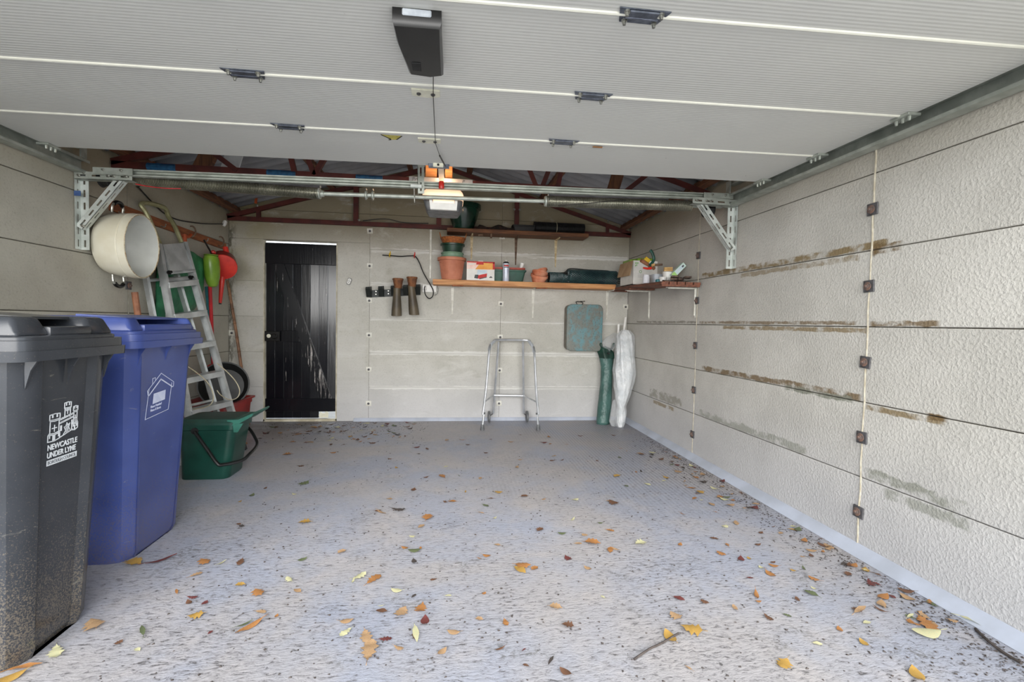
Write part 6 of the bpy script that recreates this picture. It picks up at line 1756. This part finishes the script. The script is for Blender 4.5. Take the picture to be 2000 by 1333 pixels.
    mb = text_mb('House Number/', o + u * .028 + v * .041, u + v * .06, vt, .0165, .0001, .0006, .78); obj('lettering', mb, 'print2', t, smooth=0)
    mb = text_mb('Name & Street', o + u * .028 + v * .024, u + v * .06, vt, .0165, .0001, .0006, .80); obj('lettering', mb, 'print2', t, smooth=0)

def fx_b(xf, z):
    zr = 1.07 - .115
    return xf - .040 - (1 - z / zr) * .055 - .004

# ================================================================== LEAVES
def leaf_mesh(kind, rr):
    """one fallen leaf about 1 unit long in the xy plane, curled"""
    mb = MB()
    curl = rr.uniform(-.9, 1.1); tw = rr.uniform(-.5, .5)
    if kind == 'oak':
        half = [(0, .02), (.10, .05), (.18, .14), (.26, .10), (.38, .24), (.48, .14), (.62, .30), (.72, .17), (.84, .20), (.94, .08), (1.0, 0)]
    elif kind == 'maple':
        half = [(0, .03), (.12, .20), (.20, .42), (.34, .22), (.46, .44), (.58, .24), (.70, .30), (.82, .12), (1.0, 0)]
    elif kind == 'long':
        half = [(0, .01), (.15, .07), (.35, .115), (.6, .11), (.82, .06), (1.0, 0)]
    else:
        half = [(0, .02), (.12, .14), (.3, .25), (.5, .29), (.7, .23), (.88, .11), (1.0, 0)]
    def bend(x, y):
        z = .18 * curl * math.sin(x * PI) * .6 + .55 * abs(y) * curl + tw * y * (x - .5) + .05
        return (x - .5, y, max(.004, z + .05 + .05 * rr.random()))
    Lr = [bend(x, y) for x, y in half]; Mi = [bend(x, 0) for x, y in half]; Rr = [bend(x, -y) for x, y in half]
    mb.loft([[a, m_, b] for a, m_, b in zip(Lr, Mi, Rr)], False, False, False)
    mb.tube([bend(-.22, 0), bend(0, 0)], .012, 3)
    zmin = min(v.co.z for v in mb.b.verts)
    for v in mb.b.verts: v.co.z -= zmin - .004
    return mb

def leaves():
    rr = random.Random(5)
    protos = {}
    for kind in ('oak', 'maple', 'oval', 'long'):
        for i in range(3):
            for c in ('leaf_orange', 'leaf_tan', 'leaf_brown', 'leaf_yellow', 'leaf_green', 'leaf_pale', 'leaf_red', 'leaf_dark'):
                protos[(kind, i, c)] = None
    geo = {}
    def get(kind, i, c):
        if protos[(kind, i, c)] is None:
            mb = leaf_mesh(kind, random.Random(i * 31 + len(kind)))
            me = bpy.data.meshes.new('fallen_leaf'); bmesh.ops.recalc_face_normals(mb.b, faces=mb.b.faces[:]); mb.b.to_mesh(me); mb.b.free()
            me.shade_smooth(); me.materials.append(M[c]); protos[(kind, i, c)] = me
        return protos[(kind, i, c)]
    count = [0]
    def put(x, y, s, kind, c, lab, grp, rot=None):
        o = bpy.data.objects.new('fallen_leaf', get(kind, rr.randrange(3), c)); COL.objects.link(o)
        o.location = (x, y, .004); o.scale = (s, s, s); o.rotation_euler = (0, 0, rr.uniform(0, 6.28) if rot is None else rot)
        tag(o, lab, 'leaf', grp); count[0] += 1
    G = 'fallen leaves on the garage floor'
    # the leaves that stand out
    named = [
        ((-0.251, 1.611, 0.000), .075, 'oak', 'leaf_tan', 'large tan oak leaf near the bottom edge, lowest of the front cluster'),
        ((-0.274, 1.686, 0.000), .055, 'oak', 'leaf_tan', 'tan oak leaf just above the large one at the bottom'),
        ((-0.348, 1.716, 0.000), .038, 'oak', 'leaf_pale', 'small pale oak leaf left of the front cluster'),
        ((-0.358, 1.781, 0.000), .035, 'oval', 'leaf_tan', 'narrow tan leaf above the small pale oak leaf'),
        ((-0.104, 1.678, 0.000), .068, 'long', 'leaf_pale', 'pointed pale leaf right of the front cluster'),
        ((-0.689, 1.777, 0.000), .072, 'long', 'leaf_orange', 'long orange strip of leaf on the left front floor'),
        ((-0.712, 1.796, 0.000), .04, 'long', 'leaf_green', 'dark green strip beside the long orange leaf'),
        ((-0.739, 1.995, 0.000), .042, 'maple', 'leaf_orange', 'bright orange square shaped leaf alone on the left floor'),
        ((-0.909, 1.863, 0.000), .038, 'maple', 'leaf_yellow', 'yellow leaf in front of the blue bin, nearest one'),
        ((-0.077, 1.757, 0.000), .04, 'oval', 'leaf_red', 'dark red oval leaf in the middle foreground'),
        ((-0.096, 1.839, 0.000), .042, 'maple', 'leaf_orange', 'orange leaf just behind the dark red oval one'),
        ((-0.165, 1.816, 0.000), .045, 'maple', 'leaf_tan', 'crumpled pinkish tan leaf in the middle foreground'),
        ((-0.305, 2.064, 0.000), .06, 'oak', 'leaf_orange', 'long orange brown leaf in the middle of the floor'),
        ((-0.369, 2.090, 0.000), .05, 'oak', 'leaf_pale', 'pale leaf left of the long orange brown one'),
        ((-0.202, 1.969, 0.000), .035, 'oval', 'leaf_pale', 'pale green oval leaf near the middle foreground'),
        ((-0.153, 2.309, 0.000), .045, 'oval', 'leaf_green', 'dark green oval leaf on the middle floor'),
        ((-0.109, 2.699, 0.000), .055, 'maple', 'leaf_orange', 'big orange brown leaf on the centre floor'),
        ((-0.283, 2.822, 0.000), .060, 'oak', 'leaf_dark', 'dark grey lobed leaf on the centre floor'),
        ((-0.374, 2.792, 0.000), .06, 'long', 'leaf_tan', 'long tan leaf left of the dark grey one'),
        ((-0.042, 3.421, 0.000), .06, 'oak', 'leaf_orange', 'orange leaf with stem on the far centre floor'),
        ((-0.762, 2.681, 0.000), .045, 'maple', 'leaf_yellow', 'yellow brown leaf on the left centre floor'),
        ((-0.954, 3.330, 0.000), .055, 'maple', 'leaf_green', 'grey green leaf on the far left floor'),
        ((0.721, 2.316, 0.000), .055, 'maple', 'leaf_orange', 'orange leaf right of centre, larger of a pair'),
        ((0.783, 2.235, 0.000), .045, 'oak', 'leaf_orange', 'orange leaf right of centre, front one of a pair'),
        ((1.003, 2.839, 0.000), .055, 'maple', 'leaf_brown', 'brown Y shaped leaf on the right floor'),
        ((0.875, 1.613, 0.000), .055, 'maple', 'leaf_yellow', 'yellow tan leaf with a dark shadow on the right foreground'),
        ((0.780, 1.582, 0.000), .05, 'oval', 'leaf_yellow', 'yellow leaf left of the tan one on the right foreground'),
        ((0.854, 1.698, 0.000), .038, 'maple', 'leaf_tan', 'tan pointed leaf behind the yellow pair on the right'),
        ((1.089, 1.414, 0.000), .042, 'maple', 'leaf_yellow', 'yellow leaf alone at the bottom right'),
        ((1.254, 1.799, 0.000), .052, 'long', 'leaf_orange', 'orange strip leaf on the right foreground'),
        ((1.597, 1.664, 0.000), .065, 'long', 'leaf_tan', 'long tan leaf in the drift by the right wall post'),
        ((1.971, 1.533, 0.000), .085, 'long', 'leaf_pale', 'long pale green leaf resting against the right wall strip'),
        ((1.776, 1.561, 0.000), .075, 'oak', 'leaf_orange', 'orange leaf lying over a grey one near the right wall'),
        ((1.719, 1.512, 0.000), .075, 'oval', 'leaf_pale', 'large pale grey leaf near the right wall'),
        ((1.487, 1.330, 0.000), .05, 'oval', 'leaf_yellow', 'yellow green leaf at the bottom right corner'),
        ((0.340, 2.120, 0.000), .05, 'maple', 'leaf_orange', 'orange leaf at the centre, right one of two'),
        ((0.184, 2.229, 0.000), .03, 'oval', 'leaf_orange', 'small orange leaf at the centre, left one of two'),
        ((0.321, 2.085, 0.000), .05, 'oval', 'leaf_yellow', 'deep yellow folded leaf at the centre'),
        ((0.956, 2.291, 0.000), .045, 'maple', 'leaf_pale', 'pale cream leaf on the right centre floor'),
        ((-1.231, 1.840, 0.000), .055, 'maple', 'leaf_tan', 'tan leaf beside the foot of the black bin'),
        ((-1.250, 1.701, 0.000), .055, 'oak', 'leaf_pale', 'pale oak leaf at the foot of the black bin'),
        ((-1.286, 1.632, 0.000), .06, 'long', 'leaf_orange', 'orange strip leaf under the near corner of the black bin'),
        ((-1.291, 1.589, 0.000), .05, 'oval', 'leaf_yellow', 'yellow leaf at the bottom left corner'),
        ((-1.266, 2.310, 0.000), .085, 'long', 'leaf_red', 'red stalked leaf in front of the blue bin'),
        ((-1.366, 2.291, 0.000), .06, 'maple', 'leaf_yellow', 'yellow brown leaf at the foot of the blue bin'),
        ((-1.042, 1.788, 0.000), .05, 'long', 'leaf_green', 'pale green strip leaf on the left front floor'),
        ((-1.068, 2.274, 0.000), .045, 'maple', 'leaf_orange', 'orange brown leaf in front of the blue bin, farther one'),
        ((-0.915, 2.266, 0.000), .045, 'oak', 'leaf_brown', 'brown curled leaf on the left floor'),
        ((-1.284, 4.043, 0.000), .05, 'maple', 'leaf_orange', 'orange leaf beside the green caddy'),
    ]
    for (p, s, k, c, lab) in named: put(p[0], p[1], s * 1.4, k, c, lab, G)
    # drift along the right wall
    cn = {'leaf_orange': 'orange', 'leaf_tan': 'tan', 'leaf_brown': 'brown', 'leaf_yellow': 'yellow', 'leaf_green': 'green', 'leaf_pale': 'pale', 'leaf_red': 'dark red', 'leaf_dark': 'dark grey'}
    pal = ['leaf_orange'] * 3 + ['leaf_tan'] * 4 + ['leaf_brown'] * 4 + ['leaf_yellow'] + ['leaf_green'] + ['leaf_pale'] * 2 + ['leaf_red'] + ['leaf_dark']
    sh = {'oak': 'lobed', 'maple': 'jagged', 'oval': 'oval', 'long': 'narrow'}
    def drift(x, y): return 'in the right wall drift, ' + ('before the sealed post' if y < 2.13 else 'between the posts')
    def scat(n, fx, fy, smin, smax, place):
        for i in range(n):
            x, y = fx(), fy()
            c = rr.choice(pal); k = rr.choice(('oak', 'maple', 'oval', 'oval', 'long'))
            if not ok(x, y): continue
            pl = place(x, y) if callable(place) else place
            lab = 'small %s %s leaf %s' % (cn[c], sh[k], pl)
            put(x, y, rr.uniform(smin, smax) * 1.15, k, c, lab, 'small %s %s leaves %s' % (cn[c], sh[k], pl))
    def ok(x, y):
        if x < -1.12 and y < 2.9: return False
        if -1.9 < x < -1.33 and 3.35 < y < 4.3: return False
        if x < -1.75 and y > 3.3 and y < 5.0: return False
        return XL + .1 < x < XR - .075 and y < YB - .08
    scat(105, lambda: 1.93 - abs(rr.gauss(0, .22)), lambda: 1.55 + 2.5 * rr.random() ** 1.5, .022, .056, drift)
    scat(70, lambda: rr.uniform(-1.75, -.35) , lambda: YB - .1 - abs(rr.gauss(0, .5)), .034, .066, lambda x, y: 'on the floor near the black door' if x < -1.0 else 'on the floor right of the black door')
    scat(80, lambda: rr.uniform(-1.1, 1.7), lambda: 1.4 + 1.1 * rr.random(), .018, .044, lambda x, y: 'on the front floor, left half' if x < .2 else 'on the front floor, right half')
    scat(75, lambda: rr.uniform(-1.3, 1.7), lambda: 2.5 + 2.2 * rr.random(), .026, .054, lambda x, y: 'on the middle floor, left half' if x < .2 else 'on the middle floor, right half')
    for pts, r_, lab in (([(0.610, 1.482, 0.000), (0.678, 1.520, 0.000), (0.729, 1.547, 0.000), (0.816, 1.590, 0.000)], .0035, 'thin dark twig on the right foreground beside the yellow leaves'), ([(1.929, 1.516, 0.000), (1.893, 1.445, 0.000), (1.885, 1.387, 0.000), (1.879, 1.334, 0.000)], .005, 'dark stalk in the litter at the foot of the right wall')):
        m2 = MB(); m2.tube([Vector(q) + Vector((0, 0, .006 + .004 * (i % 2))) for i, q in enumerate(pts)], r_, 6, smooth=4)
        tag(obj('twig', m2, 'leaf_dark'), lab, 'twig')
    # fine crumbs of leaf litter
    mb = MB(); b = mb.b
    def crumb(x, y, s):
        a = rr.uniform(0, 6.28)
        p = [Vector((x + s * math.cos(a + q) * (1 if q else 1.6), y + s * math.sin(a + q) * (1 if q else 1.6), .0015)) for q in (0, 1.9, 2.8, 4.4)]
        vs = [b.verts.new(q) for q in p]; t_ = b.verts.new(Vector((x, y, .0015 + s * .7)))
        for i in range(4): b.faces.new((vs[i], vs[(i + 1) % 4], t_))
    for i in range(2600):
        u = rr.random()
        if u < .40: x, y = XR - .065 - abs(rr.gauss(0, .10)), 1.3 + 3.2 * rr.random() ** 1.3
        elif u < .55: x, y = rr.uniform(-1.9, -.2), YB - .05 - abs(rr.gauss(0, .45))
        else: x, y = rr.uniform(-1.1, 1.9), 1.3 + 2.6 * rr.random() ** 1.5
        if ok(x, y): crumb(x, y, rr.uniform(.0018, .0055))
    o = obj('leaf_litter', mb, 'leaf_dark', kind='stuff', org=(0, 0, 0), smooth=0); tag(o, 'fine dark crumbs of leaf litter strewn over the floor', 'litter')

gear(); trusses(); back_wall(); corner_shelf(); floor_standing(); left_wall(); ladder(); left_floor(); bins(); leaves()
